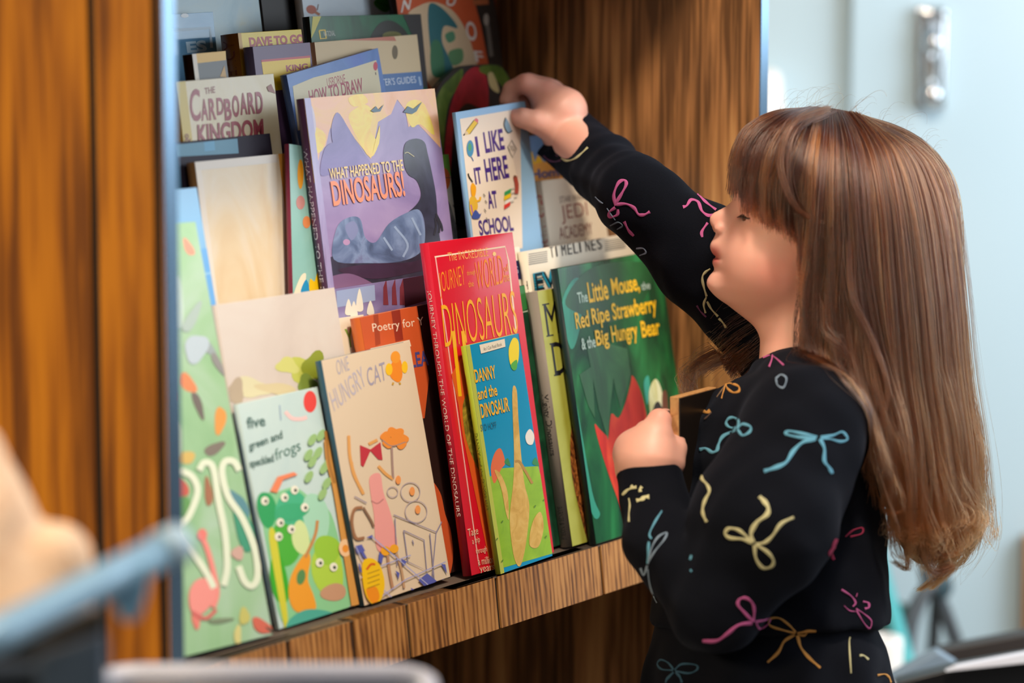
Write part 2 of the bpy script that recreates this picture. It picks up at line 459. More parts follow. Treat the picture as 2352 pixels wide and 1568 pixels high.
b.line([(548, 1080), (535, 1060), (515, 1060), (508, 1085), (522, 1140), (555, 1190), (583, 1260), (590, 1320), (578, 1345), (560, 1335), (546, 1300)], 15, '#e4edd4')
b.build()

b = Book('picture_book', 'light blue picture book standing right behind the bird book', (380, 437), (452, 430), 0.058, 0.009, M('#7fb7e4', .3), '#5b86b8', s0=-0.556, lean=0.20, group=G1)
b.rect(0.93, 0, 1, 0.86, '#66a9e6'); b.rect(0, .80, 1, .805, '#8cc3ea')
b.build()

b = Book('picture_book', 'pale aqua frog picture book with a red dot beside the bird book', (545, 928), (729, 888), 0.030, 0.005, paint(('#c0d8d8', '#cadfdc', '#d6e2de'), 9), lean=0.215, group=G1)
b.blob(712, 922, 15, 25, '#e8473f')
b.line([(655, 945), (670, 960), (690, 962), (705, 958)], 9, '#f1ccc9'); b.line([(642, 930), (645, 965)], 3, '#9cb3c8')
b.text('five', (568, 985), (610, 978), 26, '#355f57', .02); b.text('green and', (573, 1040), (650, 1012), 24, '#2e5a4f', .02); b.text('speckled', (575, 1080), (630, 1066), 24, '#2e5a4f', .02); b.text('frogs', (634, 1066), (692, 1042), 34, '#48796a', .0)
b.curve([(600, 1150), (640, 1128), (680, 1120), (720, 1150), (760, 1180), (790, 1300), (800, 1395), (660, 1440), (620, 1300)], '#8fd09a')
for x, y, rx, ry, c in ((612, 1170, 22, 42, '#2fa55f'), (672, 1175, 42, 48, '#49b98a'), (725, 1190, 30, 60, '#a9dcc0'), (655, 1250, 34, 50, '#4fb43a'), (690, 1235, 20, 40, '#d6e8a4'), (752, 1310, 36, 66, '#b3d64a'), (750, 1262, 30, 34, '#9ccc3e'), (640, 1330, 20, 60, '#3fae28'), (668, 1175, 40, 20, '#3fb07c'), (765, 1360, 30, 20, '#c89a7a')):
    b.blob(x, y, rx, ry, c, -.15, wob=.05)
b.curve([(617, 1240), (630, 1220), (648, 1330), (660, 1420), (652, 1440)], '#d6d23c')
b.curve([(700, 1270), (712, 1282), (706, 1330), (720, 1370), (722, 1400), (680, 1405), (662, 1370), (668, 1320)], '#f0a22e'); b.blob(690, 1325, 10, 18, '#5a8f54', .2); b.line([(700, 1280), (722, 1230), (728, 1195)], 7, '#c98d52')
for x, y in ((607, 1150), (652, 1142), (675, 1125), (698, 1165), (642, 1200), (638, 1232), (667, 1215), (732, 1292), (764, 1302)): b.blob(x, y, 9, 10, '#f2efdc'); b.blob(x + 2, y + 1, 3.5, 4, '#2d3b2c')
b.poly([(618, 1128), (635, 1095), (672, 1084), (682, 1090), (648, 1102), (634, 1132)], '#f08a5e')
for x, y in ((715, 1010), (735, 1000), (706, 1045), (728, 1040), (742, 1075), (707, 1095), (748, 1110), (752, 1060), (715, 1060), (738, 1135)): b.blob(x, y, 8, 15, '#9cc27e', .5)
b.line([(752, 1010), (757, 1060), (772, 1120), (790, 1230), (815, 1390)], 22, '#d79a4e'); b.line([(745, 990), (752, 1060), (765, 1110)], 7, '#b07a3a')
b.blob(790, 1258, 15, 20, '#f6c99a'); b.blob(790, 1260, 7, 9, '#f09838'); b.curve([(660, 1425), (700, 1400), (755, 1405), (760, 1420), (700, 1440), (655, 1455)], '#4fae9c'); b.poly([(755, 1412), (830, 1390), (832, 1402), (755, 1425)], '#8ec650')
b.build()

b = Book('picture_book', 'cream picture book with pink dress drawing and round gold sticker on the ledge', (738, 828), (940, 783), 0.024, 0.0075, M('#dfcaae', .42), '#2c5468', lean=0.195, group=G1)
b.text('ONE', (775, 862), (803, 850), 34, '#b5aeb8', .0); b.text('HUNGRY', (768, 945), (842, 884), 44, '#bdb5c0', .0, -.3); b.text('CAT', (846, 888), (888, 872), 42, '#a39cb0', .0)
b.blob(910, 850, 15, 28, '#f08a1c', 0, wob=.1); b.blob(908, 820, 11, 14, '#f19a2a'); b.blob(893, 848, 8, 14, '#f4c21c'); b.blob(929, 843, 7, 14, '#f4c21c'); b.line([(903, 878), (901, 884)], 4, '#c99a2c', smooth=False); b.line([(917, 878), (919, 883)], 4, '#c99a2c', smooth=False)
b.curve([(849, 1095), (872, 1088), (880, 1130), (897, 1180), (912, 1245), (902, 1262), (866, 1262), (858, 1180), (850, 1130)], '#eda09a')
b.line([(852, 1150), (866, 1156), (880, 1146)], 3, '#c27f7c'); b.poly([(826, 1022), (850, 1032), (873, 1015), (878, 1056), (868, 1055), (850, 1035), (834, 1072), (828, 1068)], '#c23340')
for p in ([(846, 1020), (866, 1010)], [(806, 1060), (812, 1090), (832, 1130)], [(800, 1000), (803, 1050), (815, 1095), (834, 1135)], [(868, 1070), (885, 1088), (902, 1100)]): b.line(p, 7, '#e3a45c')
b.line([(902, 1098), (900, 1060), (898, 1010)], 5, '#a98b80')
for x, y in ((885, 1002), (900, 992), (915, 994), (925, 1008), (906, 1012), (890, 1018), (920, 1020)): b.blob(x, y, 12, 11, '#ef8f33', wob=.1)
b.line([(876, 1010), (898, 1024), (930, 1015)], 2.5, '#a98b80')
for x, y, r in ((941, 1130, 22), (954, 1175, 25), (900, 1130, 12)): b.line([(x + r * math.cos(t), y + r * 1.0 * math.sin(t)) for t in np.linspace(0, 6.28, 14)[:-1]], 2.2, '#b7a7a9', closed=True)
for x, y in ((945, 1128), (958, 1170), (913, 1102)): b.blob(x, y, 6, 10, '#ef9a52')
for p in ([(902, 1182), (1000, 1222), (990, 1330)], [(925, 1218), (935, 1290), (978, 1310), (972, 1240), (925, 1218)], [(1000, 1222), (1022, 1180)], [(945, 1240), (948, 1250)], [(905, 1190), (910, 1300)], [(812, 1140), (840, 1155)], [(985, 1225), (995, 1330)]): b.line(p, 2.4, '#9188a0', smooth=False)
b.line([(830, 1165), (812, 1170), (806, 1200), (815, 1235), (835, 1235)], 7, '#a0714f'); b.line([(832, 1165), (850, 1195), (856, 1210)], 5, '#8c6a52')
b.blob(883, 1265, 11, 11, '#f2a81e'); b.blob(903, 1260, 10, 10, '#f2a81e'); b.line([(888, 1275), (892, 1310), (900, 1352)], 6, '#b98a68'); b.line([(908, 1270), (920, 1310), (926, 1350)], 5, '#c29a74')
for p in ([(810, 1255), (828, 1250), (836, 1265), (818, 1272)], [(822, 1262), (832, 1266), (842, 1285), (832, 1280)], [(838, 1235), (852, 1228), (856, 1236)], [(868, 1268), (878, 1276), (874, 1295), (866, 1288)], [(918, 1282), (932, 1290), (922, 1300)], [(958, 1332), (978, 1316), (1000, 1334), (978, 1352)], [(1010, 1295), (1020, 1296), (1024, 1318)], [(1012, 1330), (1024, 1330), (1026, 1345)], [(905, 1310), (915, 1316), (912, 1330)], [(870, 1380), (882, 1375), (888, 1388), (872, 1394)], [(940, 1350), (955, 1356), (945, 1366)], [(816, 1290), (824, 1296), (828, 1315), (820, 1310)]): b.poly(p, '#5a60b0')
for p in ([(812, 1252), (850, 1330), (900, 1375)], [(850, 1232), (930, 1300), (1005, 1365)], [(820, 1330), (870, 1300), (940, 1275)], [(850, 1385), (930, 1330), (1020, 1290)]): b.line(p, 2.5, '#a9a9d2', smooth=False)
b.curve([(830, 1290), (850, 1282), (870, 1300), (880, 1340), (872, 1376), (855, 1388), (838, 1370), (829, 1330)], '#f4c50e'); b.curve([(838, 1352), (860, 1348), (868, 1372), (856, 1386), (843, 1375)], '#f0931a')
for k in range(4): b.line([(840, 1318 + k * 11), (868, 1308 + k * 11)], 2.2, '#b98a1c', smooth=False)
b.line([(838, 1308), (848, 1296), (858, 1296)], 5, '#d9641c')
b.build()

b = Book('poetry_book', 'dark book with orange flame shapes behind the cream picture book', (826, 729), (990, 696), 0.036, 0.012, M('#2a1714', .4), '#c5622a', lean=0.185, group=G1)
b.poly([(826, 729), (957, 701), (968, 770), (985, 870), (975, 960), (962, 962), (955, 900), (935, 800), (826, 830)], '#c9572a')
b.poly([(857, 722), (868, 719), (874, 790), (862, 795)], '#a2401f'); b.poly([(898, 713), (918, 709), (926, 780), (908, 785)], '#8f2f1c')
b.text('Poetry for Y', (857, 768), (975, 752), 25, '#ecd4bc')
b.poly([(850, 800), (940, 780), (944, 795), (852, 812)], '#ead9c0'); b.text('LEA', (945, 845), (985, 838), 34, '#4a4a86', .02)
b.curve([(985, 1105), (1010, 1130), (1022, 1180), (1035, 1220), (1040, 1280), (1030, 1325), (1018, 1300), (1005, 1220)], '#c9562c')
b.build()

b = Book('picture_book', 'whitish picture book with leafy corner behind the frog book', (495, 700), (768, 660), 0.046, 0.0055, paint(('#cfc2b8', '#d8ccc2', '#ddd5cc'), 8), lean=0.19, group=G1)
for x, y, rx, ry, c in ((700, 850, 40, 28, '#c3c85a'), (722, 840, 26, 32, '#8f9a2e'), (660, 840, 26, 18, '#d2d27a'), (705, 880, 22, 20, '#7f9440'), (580, 890, 40, 22, '#ddd7b0'), (540, 900, 20, 30, '#b9a890'), (640, 895, 50, 14, '#d7c9a0')): b.blob(x, y, rx, ry, c, .2, wob=.2)
b.build()

b = Book('activity_book', 'cream book with green lettering behind the whitish picture book', (700, 742), (835, 722), 0.0555, 0.004, M('#e7dcc4', .5), lean=0.18, group=G1)
b.text('Yo', (797, 800), (826, 793), 44, '#86a84a', .03); b.blob(800, 830, 12, 8, '#a9bd62')
b.build()

b = Book('dinosaur_book', 'tall red dinosaur book with yellow lettering, middle of the ledge', (983, 557), (1177, 533), 0.013, 0.0105, M('#d9142c', .28, coat=.4), '#c61a34', lean=0.165, group=G1)
b.line([(998, 590), (1160, 566), (1168, 600), (1185, 760)], 3.5, '#f0d9c0', smooth=False)
b.line([(1000, 590), (1100, 1300)], 2.5, '#f0b8b0', smooth=False)
b.text('The INCREDIBLE', (1030, 600), (1122, 588), 20, '#f2a35c'); b.blob(1135, 583, 4, 5, '#f5cf8a')
b.text('JOURNEY', (1012, 687), (1070, 668), 60, '#f2901f', -.01, -.1); b.text('through', (1073, 636), (1092, 632), 14, '#f2a33c'); b.text('the', (1076, 660), (1088, 657), 14, '#f2a33c')
b.text('WORLD', (1096, 668), (1158, 650), 66, '#f2901f', -.01, -.1); b.text('of', (1158, 625), (1168, 622), 16, '#f2a33c'); b.text('the', (1158, 648), (1170, 645), 22, '#f2a33c')
b.text('DINOSAURS', (1022, 798), (1190, 765), 98, '#f2b01a', -.012, -.1)
b.poly([(1036, 860), (1070, 800), (1110, 1100), (1140, 1310), (1128, 1312), (1100, 1180), (1062, 1000), (1052, 930)], '#dc5b22')
for x in (1040, 1062): b.line([(x, 760), (x + 16, 910)], 8, '#f2b61a', smooth=False)
b.curve([(1062, 930), (1085, 900), (1100, 1000), (1112, 1100), (1098, 1080), (1070, 1010)], paint(('#5f5420', '#8d7c2a', '#b59a34'), 90)); b.curve([(1098, 1070), (1112, 1090), (1132, 1240), (1122, 1220)], '#e2b01c')
for i, (t, a, c) in enumerate((('Take', 1075, 1098), ('a trip', 1085, 1102), ('through', 1093, 1118), ('a million', 1098, 1134), ('years', 1102, 1136))): b.text(t, (a, 1232 + i * 22), (c, 1226 + i * 22), 17, '#efc7a8')
b.spine_text('JOURNEY THROUGH THE WORLD OF THE DINOSAURS', .86, .18, M('#f3d8cf'), .5)
b.build()

b = Book('reader_paperback', 'small blue and green paperback reader leaning on the red dinosaur book', (1070, 794), (1192, 765), 0.0, 0.0062, M('#0f96c8', .22, coat=.5), '#a3b32e', lean=0.165, group=G1)
b.poly([(1118, 1100), (1150, 1075), (1200, 1072), (1236, 1070), (1285, 1266), (1140, 1308)], paint(('#7fae1c', '#8fbc22', '#9cc82c'), 30))
b.rect(-.01, 0, .07, 1, '#b7c04a')
b.curve([(1127, 1075), (1136, 1040), (1150, 1030), (1160, 1062), (1150, 1078), (1135, 1110)], '#e06a38'); b.curve([(1158, 1062), (1166, 1052), (1172, 1070)], '#2f8a4a'); b.curve([(1222, 1064), (1230, 1050), (1238, 1070)], '#2f8a4a')
b.poly([(1190, 762), (1196, 765), (1262, 1170), (1254, 1150)], '#c81f2c'); b.poly([(1250, 1140), (1258, 1180), (1280, 1266), (1268, 1270)], '#1b5fb0')
tan = paint(('#c89a3c', '#d8ae54', '#e2bf6a'), 60)
b.curve([(1176, 900), (1186, 895), (1190, 960), (1196, 1040), (1204, 1110), (1215, 1160), (1210, 1230), (1200, 1285), (1190, 1300), (1178, 1270), (1170, 1190), (1178, 1110), (1180, 1040)], tan)
b.curve([(1135, 1080), (1150, 1090), (1165, 1130), (1168, 1190), (1162, 1180), (1150, 1120)], tan); b.curve([(1222, 1200), (1240, 1175), (1248, 1210), (1236, 1255), (1215, 1250)], tan)
b.line([(1182, 1060), (1192, 1060), (1205, 1080), (1222, 1110)], 6, '#b58a3a')
b.curve([(1168, 800), (1178, 776), (1190, 785), (1190, 825), (1180, 848), (1170, 832)], '#f2da1a'); b.curve([(1172, 838), (1186, 826), (1186, 846), (1178, 850)], '#4fae3e')
b.curve([(1206, 1000), (1216, 985), (1226, 1000), (1222, 1020), (1210, 1018)], '#efe9e2')
b.poly([(1100, 792), (1158, 778), (1160, 796), (1104, 812)], '#eae2cf'); b.text('An I Can Read Book', (1110, 806), (1152, 794), 8, '#40362c')
b.text('DANNY', (1091, 879), (1139, 868), 30, '#f3b71a', .02); b.text('and the', (1098, 919), (1142, 908), 27, '#f3b71a', .02); b.text('DINOSAUR', (1105, 961), (1170, 944), 33, '#f3b71a', .02); b.text('SYD HOFF', (1104, 990), (1140, 982), 15, '#1c6f8c')
for x, y in ((1150, 1200), (1138, 1240), (1246, 1150), (1225, 1165), (1250, 1235), (1150, 1290)): b.line([(x, y), (x + 4, y - 5)], 2, '#4d7a14', smooth=False)
b.spine_text('DANNY and the DINOSAUR', .62, .28, M('#5a6a1c'), .55)
b.build()

b = Book('picture_book', 'cream book with navy band between the red book and the timelines book', (1120, 577), (1193, 566), 0.0465, 0.010, M('#e4dccb', .5), group=G1)
b.poly([(1165, 602), (1196, 597), (1202, 640), (1170, 645)], '#232a58'); b.text('DS', (1176, 630), (1191, 627), 16, '#c9cbe0')
b.build()
b = Book('picture_book', 'dark green book showing between the small reader and the olive book', (1120, 672), (1204, 654), 0.0272, 0.006, paint(('#0d2a1c', '#16402a', '#205436'), 26), group=G1)
b.poly([(1180, 662), (1204, 655), (1214, 708), (1186, 720)], '#2f7a3c'); b.text('IN', (1196, 800), (1210, 797), 48, '#cfd8cf'); b.line([(1186, 720), (1220, 712)], 3, '#a9b8a2', smooth=False); b.line([(1181, 690), (1188, 700)], 5, '#e9e6da', smooth=False)
b.build()

b = Book('history_book', 'tall cream timelines book behind the olive book, top right of the ledge row', (1209, 577), (1452, 535), 0.034, 0.011, M('#e2d6c0', .4), '#e6dcc8', group=G1)
for k in range(6): b.line([(1214, 584 + k * 4.6), (1257, 577 + k * 4.6)], 1.8, '#6b675f', smooth=False); b.line([(1389, 553 + k * 4.6), (1436, 545 + k * 4.6)], 1.8, '#6b675f', smooth=False)
for i, ch in enumerate('TIMELINES'):
    x = 1264 + i * 13.6; b.text(ch, (x, 592 - (x - 1264) * .172), (x + (3 if ch == 'I' else 9.5), 590.6 - (x - 1264) * .172), 26, '#1b1a1c', .0)
b.text('EV', (1228, 668), (1275, 658), 40, '#1d8aa6', .03); b.text('EV', (1232, 669), (1279, 659), 40, '#10222c', .0)
for k in range(5): b.line([(1226, 640 + k * 6), (1248, 636 + k * 6)], 1.8, '#11333f', smooth=False)
b.spine_text('TIMELINES', .90, .66, M('#2a2624'), .5)
b.build()

b = Book('dinosaur_book', 'olive green dinosaur book with grey spine beside the strawberry book', (1234, 669), (1440, 632), 0.012, 0.0145, paint(('#9a9a2e', '#a8a844', '#b0b054'), 12, rough=.35), '#8d8378', group=G1)
for (t, p0, p1, hh) in (('Mi', (1258, 772), (1297, 762), 74), ('Di', (1275, 862), (1312, 853), 74)):
    b.text(t, p0, p1, hh, INK, .0)
    b.line([(p0[0] - 3, p0[1]), (p0[0] + 13, p0[1] - 3)], 3, INK, smooth=False); b.line([(p0[0] - 13, p0[1] - hh + 2), (p0[0] + 3, p0[1] - hh - 1)], 3, INK, smooth=False)
fur = paint(('#2e1a12', '#5a3018', '#a8602a', '#d08a48'), 130, (1, .5, 1), dist=3)
b.curve([(1322, 940), (1332, 955), (1355, 1080), (1372, 1240), (1352, 1246), (1330, 1170), (1312, 1080), (1310, 1000)], fur)
b.spine_text('Mighty Dinosaurs', .60, .36, M('#241f22'), .62); b.spine_text('BARNES & NOBLE', .16, .03, M('#241f22'), .42)
b.build()

b = Book('picture_book', 'deep green picture book about a strawberry, standing before the girl', (1280, 616), (1515, 574), 0.0, 0.0085, paint(('#0a3220', '#10482a', '#1d6a38', '#2f8a50'), 15, (1, .28, 1), rough=.25, dist=2.2), '#0e2a2c', hard=True, group=G1)
b.curve([(1290, 700), (1318, 640), (1340, 660), (1330, 760), (1310, 800)], paint(('#0f6a5c', '#178a6e', '#1f7a54'), 22, (1, .3, 1)))
b.curve([(1316, 900), (1330, 960), (1360, 1130), (1378, 1180), (1360, 1180), (1330, 1050)], '#1a8a70')
b.curve([(1298, 690), (1350, 620), (1440, 600), (1500, 620), (1470, 700), (1400, 740), (1330, 720)], paint(('#0d3a22', '#155028', '#226a34'), 18, (1, .3, 1)))
red = paint(('#a3160f', '#c8281a', '#dd4426', '#e2582e'), 26, (1, .35, 1), rough=.28)
b.poly(smooth_line([(1365, 975), (1380, 990), (1396, 1010), (1403, 950), (1420, 960), (1436, 925), (1448, 880), (1452, 862), (1468, 890), (1480, 930), (1490, 985), (1505, 1060), (1480, 1180), (1440, 1190), (1416, 1140), (1385, 1050)], 3, True), red)
b.poly([(1372, 985), (1365, 973), (1400, 1008), (1398, 1040)], red)
leaf = paint(('#12401f', '#1f5a2c', '#3a7a3e'), 26, (1, .3, 1))
for p in ([(1348, 800), (1400, 790), (1412, 840), (1402, 925), (1396, 1010), (1375, 940)], [(1400, 790), (1440, 800), (1448, 860), (1425, 940), (1410, 880)], [(1330, 860), (1360, 840), (1366, 960), (1350, 930)]): b.poly(p, leaf)
b.curve([(1478, 880), (1488, 862), (1492, 890), (1486, 930)], '#2f9a80'); b.curve([(1490, 900), (1505, 870), (1520, 900), (1522, 950), (1505, 985), (1494, 960)], paint(('#b5ad60', '#d8d4a0', '#e0dcb8'), 40, (1, .4, 1)))
b.curve([(1502, 930), (1512, 922), (1520, 940), (1512, 962), (1498, 960)], '#2b2a24'); b.curve([(1520, 905), (1530, 900), (1534, 950), (1522, 960)], '#6a3f2c'); b.blob(1526, 953, 10, 5, '#e6e2e0', .5)
for t_, p_, q_, h_, c_ in (('The', (1327, 697), (1350, 693), 25, '#b9cdb8'), ('Little', (1353, 696), (1398, 687), 47, '#f0b70c'), ('Mouse,', (1407, 685), (1470, 673), 45, '#f0b70c'), ('the', (1473, 667), (1493, 663), 18, '#9fb0a0'),
   ('Red', (1323, 756), (1354, 750), 38, '#f0b70c'), ('Ripe', (1362, 757), (1402, 748), 48, '#f0b70c'), ('Strawberry', (1409, 747), (1510, 727), 50, '#f0b70c'),
   ('& the', (1336, 804), (1368, 797), 27, '#b9cdb8'), ('Big', (1371, 806), (1400, 800), 47, '#f0b70c'), ('Hungry', (1407, 798), (1466, 787), 49, '#f0b70c'), ('Bear', (1474, 776), (1516, 768), 38, '#f0b70c')):
    b.text(t_, p_, q_, h_, c_, .02)
b.build()
# ---- second tier
b = Book('picture_book', 'purple castle picture book under the large dinosaur book', (740, 668), (972, 632), 0.062, 0.006, paint(('#5a4a78', '#7a6c9c', '#8f86b4', '#a9a4cc'), 9), '#3c2a44', tier=0, lean=.175, group=G2)
b.poly([(772, 668), (860, 654), (862, 690), (774, 706)], '#97a7cc'); b.poly([(925, 640), (972, 632), (980, 690), (930, 705)], '#3f2030')
for x in (880, 900, 918): b.poly([(x, 660), (x + 7, 640), (x + 12, 700), (x, 700)], '#7a3440')
for x, y, h_ in ((800, 700, 26), (825, 690, 40), (850, 700, 22), (812, 705, 26)): b.curve([(x - 8, y + 20), (x, y - h_ + 12), (x + 9, y + 20)], '#e4e0d2')
b.build()

b = Book('picture_book', 'worn beige picture book with tan spine behind the whitish one', (447, 372), (655, 352), 0.100, 0.010, paint(('#d9b98c', '#e2cdaa', '#e6dccb', '#dfe0dd'), 11, (1, .3, 1)), '#8a6a44', tier=1, lean=.147, group=G2)
b.rect(.92, 0, 1, 1, '#d99a45'); b.rect(0, 0, .06, 1, '#e6dccf'); b.rect(0, .97, .9, 1, '#ded6cc')
b.spine_text('STORIES', .9, .5, M('#5c452c'), .4)
b.build()
b = Book('picture_book', 'teal picture book with maroon spine beside the large dinosaur book', (664, 330), (748, 323), 0.0885, 0.006, paint(('#7fb5ae', '#8fc0b8', '#a3cdc6'), 9), '#7c2a44', tier=1, lean=.145, roll=.15, group=G2)
b.blob(690, 400, 7, 34, '#f0a21e'); b.blob(690, 465, 10, 16, '#c98a84'); b.blob(704, 510, 9, 14, '#e08a52'); b.curve([(675, 675), (690, 635), (702, 628), (700, 650), (690, 672)], '#efe0c4'); b.curve([(690, 670), (702, 642), (710, 660), (706, 672)], '#1a8fc0'); b.curve([(712, 670), (712, 640), (722, 646), (730, 625), (742, 668)], '#f0c40e')
b.build()

b = Book('dinosaur_book', 'large purple dinosaur book with yellow sky, centre of the second tier', (697, 226), (998, 203), 0.078, 0.009, paint(('#8a78a8', '#9a86b4', '#a692bc'), 16, rough=.28), '#5a3a5c', tier=1, lean=.145, group=G2)
sky = paint(('#e9a878', '#efb48c', '#f0bf72', '#f2cf62'), 12, rough=.28)
b.poly([(690, 226), (1002, 200), (1012, 340), (975, 300), (955, 280), (938, 292), (930, 252), (912, 228), (898, 262), (868, 280), (852, 365), (800, 300), (772, 262), (756, 300), (748, 335), (735, 348), (722, 420), (708, 430)], sky)
yel = paint(('#f2c53c', '#f4d650', '#f2b84a'), 30, rough=.28)
for p in ([(850, 362), (822, 320), (800, 270), (815, 250), (840, 240), (856, 260), (850, 300), (868, 330)], [(930, 250), (945, 230), (975, 240), (998, 310), (965, 285), (945, 292)], [(700, 300), (720, 290), (748, 310), (740, 345), (722, 360), (722, 420), (708, 400)], [(800, 225), (830, 215), (845, 235), (812, 245)], [(760, 292), (775, 280), (790, 300), (778, 322), (785, 350), (770, 330)], [(868, 300), (872, 290), (870, 330), (856, 350)]): b.curve(p, yel, 3)
hil = paint(('#6a5a98', '#7a6aa8', '#8a78b0'), 14, rough=.28)
b.curve([(742, 350), (756, 330), (775, 330), (800, 345), (808, 380), (760, 400), (735, 400)], hil)
b.curve([(760, 300), (768, 264), (780, 262), (806, 305), (850, 372), (870, 380), (800, 390), (770, 350)], hil, 3)
b.poly([(728, 424), (735, 420), (742, 470), (735, 480)], yel)
drk = paint(('#2a2836', '#343346', '#3f4056'), 30, rough=.32); smoke = paint(('#4a5878', '#62749a', '#8093b8', '#6c6c96'), 22, rough=.3)
b.poly(smooth_line([(926, 347), (933, 326), (955, 318), (974, 326), (981, 350), (992, 400), (1001, 450), (1005, 510), (1012, 560), (1022, 600), (1030, 632), (900, 650), (800, 655), (758, 640), (752, 600), (770, 588), (830, 596), (868, 560), (900, 512), (938, 486), (960, 464), (966, 442), (956, 414), (938, 402), (928, 380)], 3, True), drk)
b.curve([(766, 596), (772, 525), (798, 500), (826, 502), (838, 545), (862, 556), (892, 514), (930, 490), (962, 482), (975, 520), (968, 575), (920, 600), (840, 604)], smoke)
b.curve([(792, 520), (812, 508), (822, 530), (806, 552)], '#7f86b0'); b.blob(795, 556, 8, 7, '#b58fb8')
for p in ([(905, 520), (935, 560), (925, 590)], [(880, 545), (900, 575)], [(945, 500), (965, 540)]): b.line(p, 5, '#93a6c6')
b.curve([(775, 620), (850, 606), (940, 602), (985, 590), (1000, 610), (930, 630), (850, 640)], paint(('#35283a', '#46324c'), 22, rough=.3))
b.curve([(752, 640), (800, 628), (850, 648), (860, 662), (760, 668)], '#7a5a80')
for p in ([(1000, 490), (1012, 515), (1015, 530)], [(1000, 495), (1008, 518), (1007, 535)], [(998, 500), (1000, 520), (996, 540)]): b.line(p, 4.5, '#2f2c36')
b.line([(928, 352), (935, 350), (943, 355), (950, 360)], 2.2, '#b8b08c')
for p in ([(850, 255), (862, 244), (868, 252), (880, 240), (872, 256), (858, 258)], [(925, 258), (935, 244), (948, 250), (968, 234), (955, 256), (945, 262)]): b.poly(p, '#4a6a7c')
b.curve([(690, 262), (700, 240), (716, 246), (724, 290), (718, 318), (706, 318), (696, 300)], '#d9cfe0'); b.text('LET', (704, 290), (716, 288), 40, '#c77a98')
b.text('WHAT HAPPENED TO THE', (757, 413), (926, 392), 26, '#efd08c', .015); b.text('DINOSAURS!', (765, 474), (930, 450), 58, '#ee8f6a', .02)
b.rect(0, 0, .045, 1, paint(('#8c7fb4', '#a49ac4', '#7a5a80'), 12, (3, .4, 1), rough=.2))
b.spine_text('WHAT HAPPENED TO THE DINOSAURS', .85, .25, M('#d8cfe4'), .5)
b.build()
dino_book = b

b = Book('picture_book', 'white and green picture book edge beside the large dinosaur book', (905, 362), (1030, 354), 0.094, 0.007, M('#e6dfce', .45), tier=1, lean=.145, group=G2)
b.poly([(1000, 354), (1032, 352), (1038, 405), (1010, 400)], '#86c34c'); b.blob(1020, 412, 14, 26, '#e8743a'); b.poly([(1020, 440), (1034, 470), (1056, 545), (1030, 552)], paint(('#3c3c40', '#6a6a6c', '#8a8a88'), 90)); b.line([(1012, 408), (1042, 408)], 1.6, '#8a5a4a', smooth=False); b.line([(1040, 470), (1052, 500)], 1.6, '#4a4a4a', smooth=False)
b.build()

b = Book('paperback_book', 'slim white school story book with pale blue border in the girl\'s raised hand', (1046, 258), (1206, 232), 0.056, 0.004, M('#8fb9dc', .35), '#7fa9cf', BL=(1100, 660), lean=.125, yaw=.12, group=None)
like_book = b
b.poly([(1056, 273), (1188, 250), (1196, 262), (1195, 330), (1200, 570), (1092, 590), (1078, 470)], '#ead9c6')
b.poly([(1168, 254), (1190, 250), (1194, 310), (1196, 420), (1185, 400), (1172, 330)], '#d9c8ba')
b.text('I', (1096, 360), (1102, 359), 46, '#43287e', .03); b.text('LIKE', (1115, 352), (1160, 343), 48, '#43287e', .03); b.text('IT', (1092, 424), (1108, 421), 38, '#43287e', .03); b.text('HERE', (1117, 418), (1170, 408), 52, '#43287e', .03); b.text('AT', (1122, 480), (1144, 477), 40, '#43287e', .03); b.text('SCHOOL', (1102, 542), (1180, 530), 36, '#43287e', .03)
b.poly([(1070, 300), (1088, 276), (1097, 282), (1078, 308), (1064, 311)], '#e6bf3c'); b.poly([(1088, 276), (1093, 271), (1098, 275), (1097, 283)], '#d8707a'); b.poly([(1064, 311), (1070, 300), (1076, 307)], '#d9c09a'); b.line([(1064, 311), (1067, 307)], 2.5, '#222222', smooth=False); b.line([(1070, 300), (1088, 276)], 1.4, '#5a4a2a', smooth=False); b.line([(1078, 308), (1097, 282)], 1.4, '#5a4a2a', smooth=False)
b.blob(1079, 341, 8, 19, '#3a8ab0'); b.blob(1078, 338, 4, 9, '#4a9a6a'); b.line([(1081, 360), (1084, 365), (1086, 370)], 2, '#4a6a9a')
b.curve([(1162, 272), (1158, 288), (1166, 304), (1174, 300)], '#7f9db0'); b.line([(1160, 270), (1157, 288), (1165, 305), (1176, 300)], 2, '#33424c')
b.line([(1165, 338), (1174, 322), (1185, 342), (1176, 362), (1165, 338)], 1.8, '#7a756c', smooth=False); b.text('MATH', (1169, 344), (1180, 350), 12, '#8a857c', sk=.1)
b.curve([(1080, 430), (1084, 420), (1092, 430), (1090, 450), (1083, 452)], '#eda41c'); b.curve([(1078, 455), (1090, 452), (1096, 475), (1086, 498), (1078, 485)], '#e0b23a'); b.line([(1090, 462), (1100, 460), (1102, 452)], 4, '#edb41c'); b.line([(1080, 470), (1084, 490)], 3, '#b06aa0'); b.line([(1084, 418), (1076, 406), (1074, 398)], 2.5, '#22201c'); b.curve([(1082, 500), (1090, 482), (1100, 492), (1104, 488), (1098, 502)], '#3a52a0')
for i, (c, x0, x1) in enumerate((('#2f9a5a', 1157, 1172), ('#e8c31c', 1156, 1172), ('#eae6dc', 1158, 1178), ('#d9342c', 1156, 1170))): b.poly([(x0, 441 + i * 10), (x1, 433 + i * 10), (x1, 442 + i * 10), (x0, 451 + i * 10)], c); b.line([(x1, 434 + i * 10), (x1 + 8, 431 + i * 10)], 3, '#c9c4b8', smooth=False)
b.line([(1181, 405), (1185, 425), (1184, 445)], 9, '#a8483c'); b.line([(1179, 403), (1182, 408)], 5, '#6a4a3a', smooth=False)
